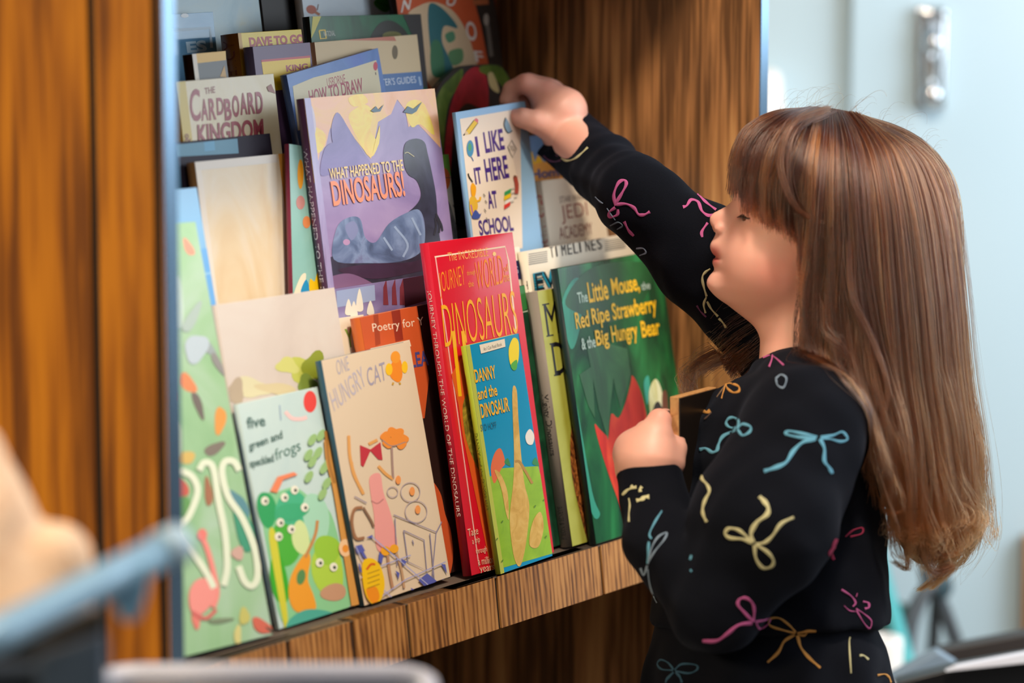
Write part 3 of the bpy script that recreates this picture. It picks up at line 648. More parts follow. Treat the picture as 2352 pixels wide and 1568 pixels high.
for x, y in ((1108, 445), (1112, 460), (1110, 480), (1114, 500)): b.line([(x, y), (x + 4, y + 6)], 1.8, '#555555', smooth=False)
b.build()

b = Book('comic_book', 'cream comic book with maroon lettering below the raised navy sleeve', (1243, 415), (1400, 396), 0.078, 0.012, M('#e3d8c4', .42), '#e6ddcd', tier=1, group=G2)
b.text('STAR WARS', (1286, 466), (1346, 457), 14, '#5a3a34', .0); b.text('JEDI', (1292, 515), (1352, 505), 42, '#8c2620', -.01); b.text('ACADEMY', (1286, 550), (1362, 538), 28, '#7a2a24', .0)
b.spine_text('STAR WARS ACADEMY', .93, .40, M('#c2202c'), .75)
b.build()
b = Book('picture_book', 'orange and blue picture book partly hidden behind the raised cuff', (1150, 318), (1345, 300), 0.096, 0.008, M('#4f7aa6', .4), tier=1, group=G2)
b.poly([(1150, 385), (1195, 378), (1200, 360), (1206, 378), (1213, 376), (1216, 350), (1222, 348), (1228, 373), (1234, 356), (1240, 360), (1248, 372), (1300, 366), (1360, 440), (1150, 480)], '#dd9c46'); b.poly([(1195, 372), (1206, 362), (1212, 376), (1216, 350), (1222, 348), (1228, 373), (1236, 357), (1248, 371), (1195, 384)], '#e3b41c')
b.poly([(1190, 385), (1212, 380), (1224, 412), (1195, 420)], '#7a6448'); b.text('Home', (1222, 412), (1300, 404), 22, '#3c4a7c', .04); b.rect(0, 0, 1, .42, '#6a6a70')
b.build()

# ---- third tier
b = Book('chapter_book', 'cream chapter book with maroon block lettering at the left end', (405, 188), (628, 169), 0.136, 0.015, paint(('#cfc29c', '#d6cdb4', '#dbc98a'), 9), '#b08a2c', tier=2, lean=.12, group=G3)
b.rect(0, .1, .09, 1, '#c9b45c')
b.text('THE', (470, 217), (494, 213), 15, '#8a4440', .02, -.05); b.text('C', (438, 282), (462, 276), 74, '#96404c', .02, -.06)
for i, ch in enumerate('ARDBOARD'):
    x = 463 + i * 17.9; dy = (0, 0, -10, 4, -2, -6, -6, -6)[i]; b.text(ch, (x, 278 + dy - i * 1.5), (x + 16, 276 + dy - i * 1.5), 50 if i not in (2,) else 40, '#96404c', .03, -.06)
b.text('KINGDOM', (455, 332), (606, 318), 46, '#96404c', .03, -.06); b.text('&', (424, 332), (440, 330), 24, '#8a5444')
b.poly([(612, 200), (622, 193), (632, 215), (624, 212), (616, 210)], '#8a4a3c')
b.build()
b = Book('chapter_book', 'dark navy and teal book below the cream chapter book', (404, 327), (620, 306), 0.113, 0.009, M('#221c30', .65), '#2c6a8a', tier=1, lean=.15, group=G2)
b.poly([(404, 332), (545, 318), (548, 352), (406, 360)], '#2f7a98'); b.poly([(468, 326), (492, 323), (494, 345), (470, 348)], '#3a8fb8'); b.rect(0, .72, .66, .78, '#8a8a84')
b.build()
b = Book('drawing_guide', 'blue bordered drawing guide tilted above the large dinosaur book', (658, 172), (868, 110), 0.138, 0.008, paint(('#4a6fae', '#5a80bc', '#5870c0'), 16), '#38507c', tier=2, lean=.12, yaw=.04, group=G3, drop=.01)
b.poly([(672, 198), (720, 178), (760, 168), (800, 158), (864, 138), (874, 200), (880, 260), (684, 300)], '#d3caaa')
b.text('USBORNE', (752, 200), (794, 190), 20, '#a8505a', .0); b.text('HOW TO DRAW', (712, 240), (835, 210), 32, '#a8485a', .02)
b.blob(862, 152, 5, 10, '#c2485c'); b.line([(862, 166), (863, 172)], 2, '#5a4a4a', smooth=False)
b.build()
b = Book('nature_guide', 'beige nature guide with blue band behind the blue bordered guide', (722, 97), (958, 79), 0.150, 0.016, M('#c9b48e', .5), paint(('#7c4a38', '#b58f74', '#6a4032'), 60, (9, .1, 9)), tier=2, lean=.12, group=G3)
b.poly([(756, 86), (905, 84), (910, 94), (770, 92)], '#b5664c')
b.blob(907, 120, 6.5, 16, '#5f4f2c'); b.poly([(860, 172), (968, 164), (985, 230), (870, 240)], '#3f6aa2'); b.text("SPOTTER'S GUIDES", (846, 200), (956, 190), 16, '#c9d3e0'); b.line([(962, 176), (966, 196)], 4, '#9ab4d0', smooth=False)
b.build()
b = Book('chapter_book', 'purple and yellow book, second to the right of the small black and yellow one', (580, 107), (712, 97), 0.152, 0.012, M('#5c4468', .4), '#5f5a78', tier=2, lean=.12, group=G3)
b.poly([(600, 140), (712, 130), (716, 200), (610, 210)], '#e0bd1c'); b.line([(600, 140), (712, 130)], 5, '#b5303c', smooth=False); b.text('KING', (658, 165), (708, 160), 15, '#a02c38', .04)
b.build()
b = Book('chapter_book', 'thick yellow book with red lettering behind the purple and yellow one', (546, 76), (692, 67), 0.168, 0.022, M('#d9bf22', .35), '#8a5a20', tier=2, lean=.12, group=G3)
b.text('DAVE TO GO', (574, 108), (700, 100), 22, '#a8303a', .05); b.poly([(560, 118), (590, 116), (596, 170), (566, 174)], '#3a3420'); b.rect(0, 0, .05, 1, '#b98c22')
b.spine_text('ADVENTURE', .97, .6, M('#6a2c20'), .6)
b.build()
b = Book('chapter_book', 'small black and yellow book above the cream chapter book', (441, 124), (518, 117), 0.154, 0.012, M('#2c2c2a', .35), '#2a1a14', tier=2, lean=.12, group=G3)
b.poly([(441, 124), (518, 117), (519, 138), (446, 146)], '#d9a81c'); b.rect(0, 0, .12, 1, '#d8cfc0'); b.poly([(505, 176), (515, 150), (520, 178)], '#b98c2c')
b.build()
b = Book('animal_book', 'dark green wildlife book with yellow frame emblem behind the beige guide', (710, 38), (966, 32), 0.170, 0.009, paint(('#12402c', '#1a5438', '#1f6a48', '#2c6a34'), 16, (1, .4, 1)), '#16201c', tier=2, lean=.12, group=G3)
b.poly([(718, 38), (738, 36), (724, 70), (714, 90)], '#b9b03a'); b.line([(733, 70), (746, 69), (749, 88), (736, 89), (733, 70)], 3.5, '#d9b82a', smooth=False); b.text('NATIONAL', (744, 84), (770, 82), 12, '#c9d0c8')
b.curve([(850, 95), (870, 55), (900, 48), (930, 70), (938, 100), (890, 110)], '#191f1a'); b.blob(900, 82, 22, 10, '#6a6a2c'); b.poly([(925, 34), (968, 32), (990, 120), (1000, 200), (970, 200), (950, 90)], '#2a2c2e')
b.build()
b = Book('atlas_book', 'orange bordered book with a map and white letters behind the black shaped book', (905, -40), (1128, -62), 0.182, 0.010, paint(('#c0532c', '#c95f38'), 20), '#2a2420', tier=2, lean=.12, group=G3)
b.curve([(935, 40), (965, 12), (1000, 5), (1040, 25), (1070, 70), (1090, 130), (1100, 200), (1000, 210), (960, 120)], '#cdb593')
b.curve([(985, 12), (1010, 15), (1040, 45), (1050, 65), (1020, 60), (1015, 95), (1030, 130), (1040, 165), (1000, 165), (985, 80)], '#2a6a72'); b.curve([(1022, 80), (1040, 72), (1045, 90), (1030, 98)], '#4f8a6a'); b.curve([(1030, 120), (1060, 112), (1062, 140), (1040, 150)], '#5a8a60'); b.curve([(990, 100), (1012, 100), (1020, 170), (992, 170)], '#3f7a5a')
b.text('N', (920, 30), (940, 22), 30, '#d9d2ca', .02, .2); b.text('U', (1022, 12), (1042, 16), 26, '#d9d2ca', .02, .3); b.text('O', (1072, 92), (1096, 95), 44, '#d9d2ca', .02, -.1); b.text('F', (1092, 142), (1112, 144), 26, '#d9d2ca', .02, -.2)
b.poly([(1072, -60), (1126, -62), (1152, 60), (1172, 180), (1180, 240), (1120, 240), (1124, 160), (1105, 60)], '#2b2724'); b.line([(1115, 35), (1122, 80), (1128, 130)], 9, '#6f6c66'); b.blob(1116, 45, 6, 14, '#a9a59c'); b.poly([(1084, 0), (1120, -4), (1122, 10), (1088, 12)], '#b0643c')
b.line([(1133, -20), (1160, 120), (1178, 240)], 5, '#a8402c', smooth=False)
b.build()
b = Book('animal_book', 'white and pale blue snail picture book at the top behind the wildlife book', (690, -30), (925, -48), 0.212, 0.010, paint(('#b9cbd8', '#c9d8e2', '#d9e4ea'), 9), '#c9d6da', tier=3, lean=.12, group=G4)
b.blob(715, 22, 12, 10, '#a8543a', .3); b.line([(724, 28), (734, 34)], 6, '#a8643a', smooth=False); b.line([(728, 24), (731, 10)], 2, '#6a3a2c', smooth=False); b.curve([(858, 6), (872, -8), (892, -2), (900, 14), (886, 28), (868, 20)], '#3f8a34'); b.line([(862, 4), (898, 16)], 2, '#2f6a28', smooth=False)
b.build()
b = Book('paperback_book', 'black paperback spine showing between the pale map book and the snail book', (596, -30), (694, -36), 0.226, 0.012, M('#121012', .5), tier=3, lean=.12, group=G4)
b.build()
b = Book('map_book', 'pale blue map book standing tall at the top left', (392, -24), (597, -40), 0.228, 0.012, paint(('#9fc2d2', '#b3d0da', '#c2d6d6', '#cfd2bc'), 12), '#8fb0c0', tier=3, lean=.12, group=G4)
b.build()
b = Book('picture_book', 'blue book in a clear plastic sleeve at the far upper left corner', (380, 34), (489, 27), 0.218, 0.008, paint(('#4f86ae', '#6a9cc0', '#82b0cf'), 9, rough=.1), '#3a6488', tier=3, lean=.10, group=G4)
b.line([(396, 70), (482, 64), (486, 110)], 7, '#a9c4d6', smooth=False); b.text('ES', (430, 122), (476, 118), 26, '#a9c9dc', .04); b.blob(424, 36, 9, 5, '#dfe9ee')
b.build()
# a board book cut to an arched outline, green and red round a dark middle
q_, l_ = 0.160, 0.12
def shaped_book():
    out = [(1010, 430), (985, 330), (985, 262), (1004, 205), (1030, 172), (1062, 152), (1105, 148), (1140, 147), (1160, 160), (1175, 190), (1172, 250), (1150, 320), (1110, 420)]
    bk = Book('board_book', 'dark arched board book with green and red bands above the raised hand', (985, 150), (1175, 138), q_, 0.008, M('#1d1a1c', .4), tier=2, lean=l_, group=G3)
    t = thing(bk.name, frame(bk.o, bk.e1, bk.e2, bk.e3), bk.label, 'book', G3)
    L = [bk.loc(*p) for p in smooth_line(out, 5, True)]
    zmin = min(p[1] for p in L); 
    L = [(a, b if b > 0.06 else b) for a, b in L]
    bm = bmesh.new()
    f = bm.faces.new([bm.verts.new((a, b, 0)) for a, b in L]); f.normal_update()
    if f.normal.z < 0: f.normal_flip()
    bmesh.ops.triangulate(bm, faces=[f])
    r = bmesh.ops.extrude_face_region(bm, geom=bm.faces[:])
    for v in r['geom']:
        if isinstance(v, bmesh.types.BMVert): v.co.z = -bk.th
    bmesh.ops.recalc_face_normals(bm, faces=bm.faces[:])
    # plain base block that stands on the tier
    a0 = min(a for a, _ in L) + .035; a1 = max(a for a, _ in L) - .03
    bm_box(bm, (a0, 0.0, -bk.th), (a1, zmin + 0.02, -0.0004))
    bk.mi(bk.cover)
    gr = paint(('#35501c', '#4f6a24', '#6a7a3a'), 40); rd = paint(('#7c1422', '#9a1c2c', '#a82430'), 30)
    bk.w = 9; bk.h = 9
    bk.loc0 = bk.loc
    bk.curve([(990, 320), (992, 262), (1010, 208), (1036, 178), (1062, 158), (1058, 190), (1034, 230), (1022, 290), (1016, 400), (1006, 400)], gr)
    bk.curve([(1022, 330), (1032, 255), (1050, 200), (1075, 162), (1100, 154), (1118, 180), (1122, 240), (1112, 250), (1098, 246), (1070, 238), (1046, 270), (1038, 330), (1034, 400), (1022, 400)], rd)
    bk.curve([(1104, 152), (1140, 150), (1158, 162), (1172, 190), (1170, 215), (1150, 195), (1132, 178), (1104, 166)], gr)
    bk.curve([(1120, 172), (1132, 168), (1146, 205), (1142, 213), (1126, 200)], '#b8a878')
    vs = [bm.verts.new(v) for v in bk.verts]
    inside = []
    for fc, m_ in zip(bk.faces, bk.fm):
        try:
            ff = bm.faces.new([vs[i] for i in fc]); ff.material_index = m_; ff.normal_update()
            if ff.normal.z < 0: ff.normal_flip()
        except ValueError: pass
    done(bm, 'cover', bk.mats, t, recalc=False)
shaped_book()
# ------------------------------------------------------------ signed-distance modelling (for the child and the plush toy)
def A3(p): return np.array(p, dtype=np.float64)
def smin(a, b, k):
    h = np.clip(0.5 + 0.5 * (b - a) / k, 0, 1); return b * (1 - h) + a * h - k * h * (1 - h)
def smax(a, b, k): return -smin(-a, -b, k)
def cone(P, a, b, ra, rb):
    a, b = A3(a), A3(b); d = b - a; t = np.clip(((P - a) @ d) / (d @ d), 0, 1)
    return np.linalg.norm(P - a - t[:, None] * d, axis=1) - (ra + (rb - ra) * t)
def chain(P, pts, rad, k=0.012):
    r = None
    for i in range(len(pts) - 1):
        c = cone(P, pts[i], pts[i + 1], rad[i], rad[i + 1]); r = c if r is None else smin(r, c, k)
    return r
AX = np.stack([A3(RGT), A3(FWD), A3(UPC)])     # image-right, away, image-up
def ellip(P, c, r, ax=AX):
    q = (P - A3(c)) @ ax.T; r = np.array(r); k0 = np.linalg.norm(q / r, axis=1); k1 = np.linalg.norm(q / (r * r), axis=1)
    return k0 * (k0 - 1) / np.maximum(k1, 1e-9)

def sdf_mesh(f, lo, hi, h, B=14):
    lo, hi = A3(lo), A3(hi); n = np.ceil((hi - lo) / h).astype(int) + 1
    nb = np.ceil(n / B).astype(int); G = np.empty(nb * B, np.float32)
    ii = np.stack(np.meshgrid(*[np.arange(k) for k in nb], indexing='ij'), -1).reshape(-1, 3)
    cv = f(lo + (ii * B + (B - 1) / 2) * h)
    off = np.stack(np.meshgrid(*[np.arange(B)] * 3, indexing='ij'), -1).reshape(-1, 3)
    act = np.abs(cv) < B * h * 1.15
    for idx, v, a in zip(ii, cv, act):
        s = tuple(slice(i * B, i * B + B) for i in idx)
        G[s] = v if not a else f(lo + (idx * B + off) * h).reshape(B, B, B)
    G = G[:n[0], :n[1], :n[2]]
    S = G < 0
    c = [S[i:S.shape[0] - 1 + i, j:S.shape[1] - 1 + j, k:S.shape[2] - 1 + k] for i in (0, 1) for j in (0, 1) for k in (0, 1)]
    cnt = sum(x.astype(np.int8) for x in c); cells = np.argwhere((cnt > 0) & (cnt < 8))
    vid = np.full(cnt.shape, -1, np.int64); vid[tuple(cells.T)] = np.arange(len(cells))
    acc = np.zeros((len(cells), 3)); num = np.zeros(len(cells))
    cor = [np.array((i, j, k)) for i in (0, 1) for j in (0, 1) for k in (0, 1)]
    val = [G[tuple((cells + o).T)].astype(np.float64) for o in cor]
    for a in range(8):
        for b in range(a + 1, 8):
            if np.abs(cor[a] - cor[b]).sum() != 1: continue
            m = (val[a] < 0) != (val[b] < 0); t = val[a] / np.where(m, val[a] - val[b], 1)
            acc += np.where(m[:, None], cor[a] + t[:, None] * (cor[b] - cor[a]), 0); num += m
    V = lo + (cells + acc / num[:, None]) * h
    faces = []
    for ax in range(3):
        sl0 = [slice(None)] * 3; sl1 = [slice(None)] * 3; sl0[ax] = slice(0, -1); sl1[ax] = slice(1, None)
        a, b = S[tuple(sl0)], S[tuple(sl1)]; e = np.argwhere(a != b)
        u, w = [(1, 2), (2, 0), (0, 1)][ax]
        ok = (e[:, u] > 0) & (e[:, w] > 0) & (e[:, u] < S.shape[u] - 1) & (e[:, w] < S.shape[w] - 1); e = e[ok]
        du = np.zeros(3, int); du[u] = 1; dw = np.zeros(3, int); dw[w] = 1
        q = np.stack([vid[tuple((e - du - dw).T)], vid[tuple((e - dw).T)], vid[tuple(e.T)], vid[tuple((e - du).T)]], 1)
        flip = ~a[tuple(e.T)]; q[flip] = q[flip][:, ::-1]; faces.append(q)
    return V, np.concatenate(faces)

def np_mesh(name, V, Fq):
    me = bpy.data.meshes.new(name); me.vertices.add(len(V)); me.vertices.foreach_set('co', np.asarray(V, np.float32).ravel())
    me.loops.add(Fq.size); me.loops.foreach_set('vertex_index', Fq.ravel().astype(np.int32))
    me.polygons.add(len(Fq)); me.polygons.foreach_set('loop_start', np.arange(0, Fq.size, 4, dtype=np.int32))
    me.polygons.foreach_set('use_smooth', np.ones(len(Fq), bool)); me.update(calc_edges=True); me.validate()
    return me
# ------------------------------------------------------------ the girl
HD = 2.96; HC = px(1900, 460, HD); HS = HD / F; HYAW = math.radians(7)
HAX = np.stack([A3(Matrix.Rotation(HYAW, 3, 'Z') @ RGT), A3(Matrix.Rotation(HYAW, 3, 'Z') @ Vector((0, 1, 0))), A3(UPC)])
HAX[2] -= HAX[1] * (HAX[2] @ HAX[1]); HAX[2] /= np.linalg.norm(HAX[2])
def hl(P):                                       # world -> head pixels (x to the right, lateral away, y down)
    q = (P - A3(HC)) @ HAX.T / HS
    return 1900 + q[:, 0], q[:, 1], 460 - q[:, 2]
def hp(x, y, lat=0.0):                           # head pixels -> world
    return HC + Vector(HAX[0]) * ((x - 1900) * HS) + Vector(HAX[1]) * (lat * HS) + Vector(HAX[2]) * ((460 - y) * HS)
PROF = [(300, 1740), (340, 1712), (380, 1697), (420, 1692), (439, 1691), (450, 1687), (461, 1680), (474, 1666), (483, 1649), (491, 1633), (501, 1626), (512, 1626), (522, 1631), (530, 1639), (540, 1640), (549, 1636), (558, 1630), (566, 1627), (576, 1629), (586, 1635), (592, 1640),
        (599, 1634), (609, 1634), (617, 1639), (624, 1638), (634, 1628), (644, 1622), (655, 1620), (666, 1623), (681, 1632), (691, 1644), (701, 1662), (730, 1700), (780, 1765)]
BASE = [(300, 1740), (340, 1714), (380, 1699), (430, 1692), (470, 1686), (500, 1680), (540, 1668), (580, 1660), (620, 1655), (655, 1648), (690, 1664), (730, 1706), (780, 1768)]
WID = [(300, 120), (340, 140), (380, 150), (430, 152), (480, 150), (530, 149), (580, 143), (620, 131), (660, 112), (690, 98), (730, 88), (780, 84)]
SIG = [(400, 40), (450, 17), (480, 16), (505, 20), (525, 24), (545, 34), (610, 38), (640, 44), (700, 60)]
def tab(T, y): return np.interp(y, [t[0] for t in T], [t[1] for t in T])
def head_sdf(P):
    x, l, y = hl(P)
    s = tab(SIG, y); d = tab(PROF, y) - tab(BASE, y)
    xx = x - d * np.exp(-(l / s) ** 2)
    xc = 1862.0; a = np.maximum(xc - tab(BASE, y), 20); w = tab(WID, y); e = 2.25
    dx = np.where(xx < xc, (xc - xx) / a, (xx - xc) / 150.0)
    r = (np.abs(dx) ** e + (np.abs(l) / w) ** e + 1e-9) ** (1 / e)
    face = (r - 1) * np.minimum(a, w) * 0.8
    face = smax(face, (330 - y) * 0.9, 40)
    face = smax(face, ((y - 690) * 0.80 - (x - 1640) * 0.60) * 0.95 - 2, 22)      # under the jaw
    face = smax(face, y - 800, 20)
    q = np.stack([x - 1905, l, y - 472], 1); R = np.array([203, 166, 205.0])
    k0 = np.linalg.norm(q / R, axis=1); cran = k0 * (k0 - 1) / np.maximum(np.linalg.norm(q / R ** 2, axis=1), 1e-9)
    d = smin(face, cran, 30)
    al = np.abs(l)
    def el(cx, cl, cy, rx, rl, ry, lat=al):
        q = np.stack([x - cx, lat - cl, y - cy], 1); R = np.array([rx, rl, ry], float)
        k0 = np.linalg.norm(q / R, axis=1); return k0 * (k0 - 1) / np.maximum(np.linalg.norm(q / R ** 2, axis=1), 1e-9)
    d = smin(d, el(1780, 62, 600, 112, 76, 98), 50)                               # cheeks
    d = smax(d, -el(1672, 62, 484, 22, 34, 18), 16)                              # eye sockets
    d = smin(d, el(1712, 62, 484, 27, 26, 24), 8)                                # closed lids over the eyes
    d = smax(d, -el(1688, 58, 494, 16, 25, 7.5), 3)                             # the opening between the lids
    d = smin(d, el(1649, 15, 525, 15, 10, 13), 7)                                # wings of the nose
    d = smax(d, -el(1642, 9, 533, 9, 4.5, 5), 4)                                 # nostrils
    d = smax(d, -el(1640, 0, 592, 14, 34, 2.2), 4)                               # mouth line
    d = smin(d, el(1888, 158, 535, 26, 10, 46), 8)                               # ears
    return d * HS
NECK = [px(1868, 640, 2.96), px(1858, 800, 2.96), px(1846, 930, 2.955)]
SH_N, SH_F = px(1850, 985, 2.845), px(1826, 800, 3.055)
ARM_N = [SH_N, px(1752, 1200, 2.805), px(1645, 1392, 2.805), px(1525, 1245, 2.845), px(1490, 1085, 2.885)]
def book_depth(x, y, off=0.0):
    p = on_plane(x, y, like_book.q, like_book.lean, like_book.yaw); return (p - CAM).dot(FWD) + off
DB = book_depth(1195, 262)
ARM_F = [SH_F, px(1625, 594, 3.05), px(1462, 452, 3.06), px(1296, 305, DB + .012)]
def hand_f(P):
    k = 0.007
    d = cone(P, px(1296, 300, DB + .012), px(1285, 262, DB + .010), .0245, .028)                      # wrist to heel
    d = smin(d, cone(P, px(1288, 255, DB + .006), px(1253, 222, DB + .010), .025, .0155), .012)         # palm, thumb side
    d = smin(d, cone(P, px(1288, 250, DB + .040), px(1272, 222, DB + .045), .019, .015), .016)          # palm, little-finger side
    th = chain(P, [px(1280, 300, DB - .004), px(1230, 279, DB - .014), px(1200, 271, DB - .0145), px(1180, 269, DB - .0115)], [.0165, .0118, .0100, .0086], .004)
    d = smin(d, th, .009)
    fs = [([(1250, 212, .006), (1205, 192, .004), (1176, 205, .012), (1164, 230, .013)], [.0128, .0102, .0092, .0082]),
          ([(1258, 205, .022), (1214, 190, .026), (1186, 214, .028), (1180, 238, .020)], [.0125, .0100, .0090, .0080]),
          ([(1268, 208, .036), (1226, 196, .042), (1204, 222, .040), (1200, 244, .028)], [.0118, .0095, .0086, .0076]),
          ([(1278, 220, .048), (1244, 212, .055), (1226, 234, .050), (1222, 252, .038)], [.0105, .0085, .0076, .0068])]
    for pts, rad in fs:
        d = smin(d, chain(P, [px(a, b, DB + c) for a, b, c in pts], rad, .003), k)
    return d
DN = 2.885
def hand_n(P):
    d = cone(P, px(1490, 1090, DN), px(1488, 1050, DN), .0255, .028)
    d = smin(d, cone(P, px(1496, 1050, DN - .004), px(1503, 1000, DN - .002), .026, .0165), .012)       # index side of the back of the hand
    d = smin(d, cone(P, px(1470, 1062, DN + .004), px(1452, 1032, DN + .012), .024, .017), .014)
    d = smin(d, cone(P, px(1545, 1065, DN - .002), px(1553, 1030, DN + .006), .011, .0095), .010)       # thumb base
    d = smin(d, chain(P, [px(1553, 1030, DN + .006), px(1552, 1005, DN + .022), px(1548, 985, DN + .032)], [.0095, .009, .008], .003), .005)
    fs = [([(1505, 1002, 0), (1514, 966, .006), (1528, 962, .026), (1540, 985, .036)], [.0135, .0112, .0095, .0082]),
          ([(1484, 1012, .008), (1484, 992, .026), (1505, 985, .045), (1530, 1000, .048)], [.0125, .0108, .0094, .0082]),
          ([(1460, 1025, .014), (1455, 1012, .034), (1480, 1005, .054), (1510, 1015, .055)], [.0118, .0102, .0088, .0078]),
          ([(1436, 1050, .016), (1430, 1042, .036), (1456, 1035, .055), (1482, 1038, .055)], [.0108, .0090, .0080, .0070])]
    for pts, rad in fs:
        d = smin(d, chain(P, [px(a, b, DN + c) for a, b, c in pts], rad, .003), .006)
    return d
def body_sdf(P):
    d = head_sdf(P)
    n = chain(P, NECK, [.043, .042, .050], .02); d = smin(d, n, .014)
    t = chain(P, [px(1840, 940, 2.95), px(1790, 1300, 2.945), px(1770, 1560, 2.945)], [.045, .065, .06], .03); d = smin(d, t, .02)
    arm = smin(chain(P, [px(1840, 950, 2.92)] + ARM_N, [.035, .035, .030, .026, .022, .022], .01), chain(P, [px(1840, 900, 2.98)] + ARM_F, [.035, .035, .030, .025, .0225], .01), .02)
    d = smin(d, arm, .012)
    d = smin(d, hand_f(P), .006); d = smin(d, hand_n(P), .006)
    return d
def bbox(pts, pad): 
    a = np.array([tuple(p) for p in pts]); return a.min(0) - pad, a.max(0) + pad
lo, hi = bbox([hp(1600, 250, -180), hp(2130, 250, 180), px(1140, 160, DB + .06), px(1770, 1570, 2.95), px(1400, 1100, 2.80), px(1650, 1400, 2.79)], 0.012)
V, Q = sdf_mesh(body_sdf, lo, hi, 0.0021)
girl = thing('person', Matrix.Translation(Vector((px(1770, 1560, 2.945).x, px(1770, 1560, 2.945).y, 0))),
             'long-haired child in a navy bow-print sweater reaching for the white school book', 'person')
GI = girl.matrix_world.inverted()
def gchild(name, me, mats, parent=girl):
    o = link(name, me, None, mats); o.parent = parent; o.matrix_parent_inverse = parent.matrix_world.inverted() if parent is girl else GI
    return o
me = np_mesh('body', V, Q)
# natural colouring of the skin: lips, cheeks, nose and knuckles a little redder
x, l, y = hl(V); al = np.abs(l)
inhead = (y < 760) & (x > 1560)
lip = np.exp(-((x - 1636) / 15) ** 2 - (l / 34) ** 4 - ((y - 588) / 23) ** 4) * inhead
blush = (np.exp(-((x - 1745) / 70) ** 2 - ((y - 620) / 55) ** 2) * (al > 40) * 0.7 + np.exp(-((x - 1640) / 18) ** 2 - ((y - 512) / 18) ** 2) * 0.35) * inhead
hk = sum(np.exp(-(np.linalg.norm(V - A3(px(a, b, c)), axis=1) / .010) ** 2) for a, b, c in ((1205, 188, DB), (1255, 205, DB), (1214, 186, DB + .026), (1172, 262, DB - .012), (1512, 962, DN), (1484, 990, DN + .02)))
blush = np.clip(blush + 0.6 * hk, 0, 1)
base = np.array(lin('#dba493')[:3]); pink = np.array(lin('#d28576')[:3]); lipc = np.array(lin('#b85c55')[:3])
c = base + (pink - base) * blush[:, None]; c = c + (lipc - c) * np.clip(lip, 0, 1)[:, None]
ca = me.color_attributes.new('skin_tint', 'FLOAT_COLOR', 'POINT'); ca.data.foreach_set('color', np.concatenate([c, np.ones((len(c), 1))], 1).astype(np.float32).ravel())
sk, nt, b_ = new_mat('skin'); at = nt.nodes.new('ShaderNodeAttribute'); at.attribute_name = 'skin_tint'
nt.links.new(at.outputs['Color'], b_.inputs['Base Color']); b_.inputs['Roughness'].default_value = 0.5
b_.inputs['Subsurface Weight'].default_value = 0.25; b_.inputs['Subsurface Radius'].default_value = (1.0, 0.35, 0.2); b_.inputs['Subsurface Scale'].default_value = 0.006
gchild('body', me, (sk,))
# thumb nail and lashes
for sgn in (-1, 1):
    bm = bmesh.new(); bmesh.ops.create_uvsphere(bm, u_segments=32, v_segments=24, radius=21.5 * HS)
    for f in bm.faces:
        c = f.calc_center_median().normalized(); a = math.acos(max(-1, min(1, c.dot((Vector((-1, -.12, -.12))).normalized()))))
        f.smooth = True; f.material_index = 0 if a > .62 else (1 if a > .25 else 2)
    fr = Matrix([[HAX[j][i] for j in range(3)] for i in range(3)]).to_4x4()
    for v in bm.verts: v.co = fr @ Vector((v.co.x, v.co.y * 1.0, v.co.z)) + hp(1711, 491, 62 * sgn)
    me = bpy.data.meshes.new('eyeball'); bm.to_mesh(me); bm.free(); gchild('eyeball', me, (M('#d8cfca', .15), M('#4a2c18', .12), M('#0c0808', .1)))
for sgn in (-1, 1):
    bm = bmesh.new()
    for k in range(44):
        t = k / 43; lt = (38 + 48 * t) * sgn
        p0 = hp(1689 + 27 * abs(t - .35) ** 1.4, 488 - 3 * math.sin(t * 3), lt)
        d = Vector(HAX[0]) * (-.0050 * (1 - .5 * t)) + Vector(HAX[1]) * (.0022 * sgn * (t - .2)) - Vector(HAX[2]) * .0034
        bm_tube(bm, [p0 + Vector(HAX[0]) * .001, p0 + d * .55, p0 + d + Vector(HAX[2]) * .0009], [.0006, .00042, .0001], 5)
    me = bpy.data.meshes.new('eyelash'); bm.to_mesh(me); bm.free(); gchild('eyelash', me, (M('#20140f', .6),))

# ---- clothes
TS = [(850, 1850, 90, .060), (870, 1845, 165, .072), (900, 1838, 200, .084), (950, 1822, 216, .092), (1000, 1814, 218, .098), (1100, 1802, 222, .101), (1200, 1796, 234, .104), (1300, 1778, 260, .107), (1380, 1768, 272, .109), (1460, 1760, 275, .110)]
def slices(P, T, D):
    q = (P - A3(CAM)); dp = q @ A3(FWD); xx = 1176 + (q @ A3(RGT)) / D * F; yy = 784 - (q @ A3(UPC)) / D * F
    Y = [t[0] for t in T]; cx = np.interp(yy, Y, [t[1] for t in T]); a = np.interp(yy, Y, [t[2] for t in T]) * D / F; b = np.interp(yy, Y, [t[3] for t in T])
    dx = (xx - cx) * D / F; r = ((np.abs(dx) / a) ** 2.3 + (np.abs(dp - D) / b) ** 2.3 + 1e-9) ** (1 / 2.3)
    return (r - 1) * np.minimum(a, b) * .85, yy * D / F
WV = rng.normal(size=(9, 3)); WV /= np.linalg.norm(WV, axis=1)[:, None]; WL = rng.uniform(.03, .075, 9); WP = rng.uniform(0, 6.28, 9)
def folds(P, amp): return sum(np.sin(P @ WV[i] / WL[i] * 6.28 + WP[i] + 1.2 * np.sin(P @ WV[i - 1] / .06)) for i in range(9)) * amp / 3
CUFF_N = (px(1500, 1140, 2.88), px(1487, 1070, 2.887)); CUFF_F = (px(1322, 330, DB + .016), px(1283, 296, DB + .011))
def cut(P, d, ab, k=.002):
    a, b = A3(ab[0]), A3(ab[1]); n = (b - a) / np.linalg.norm(b - a); near = np.linalg.norm(P - b, axis=1) < .075
    return np.where(near, smax(d, (P - b) @ n, k), d)
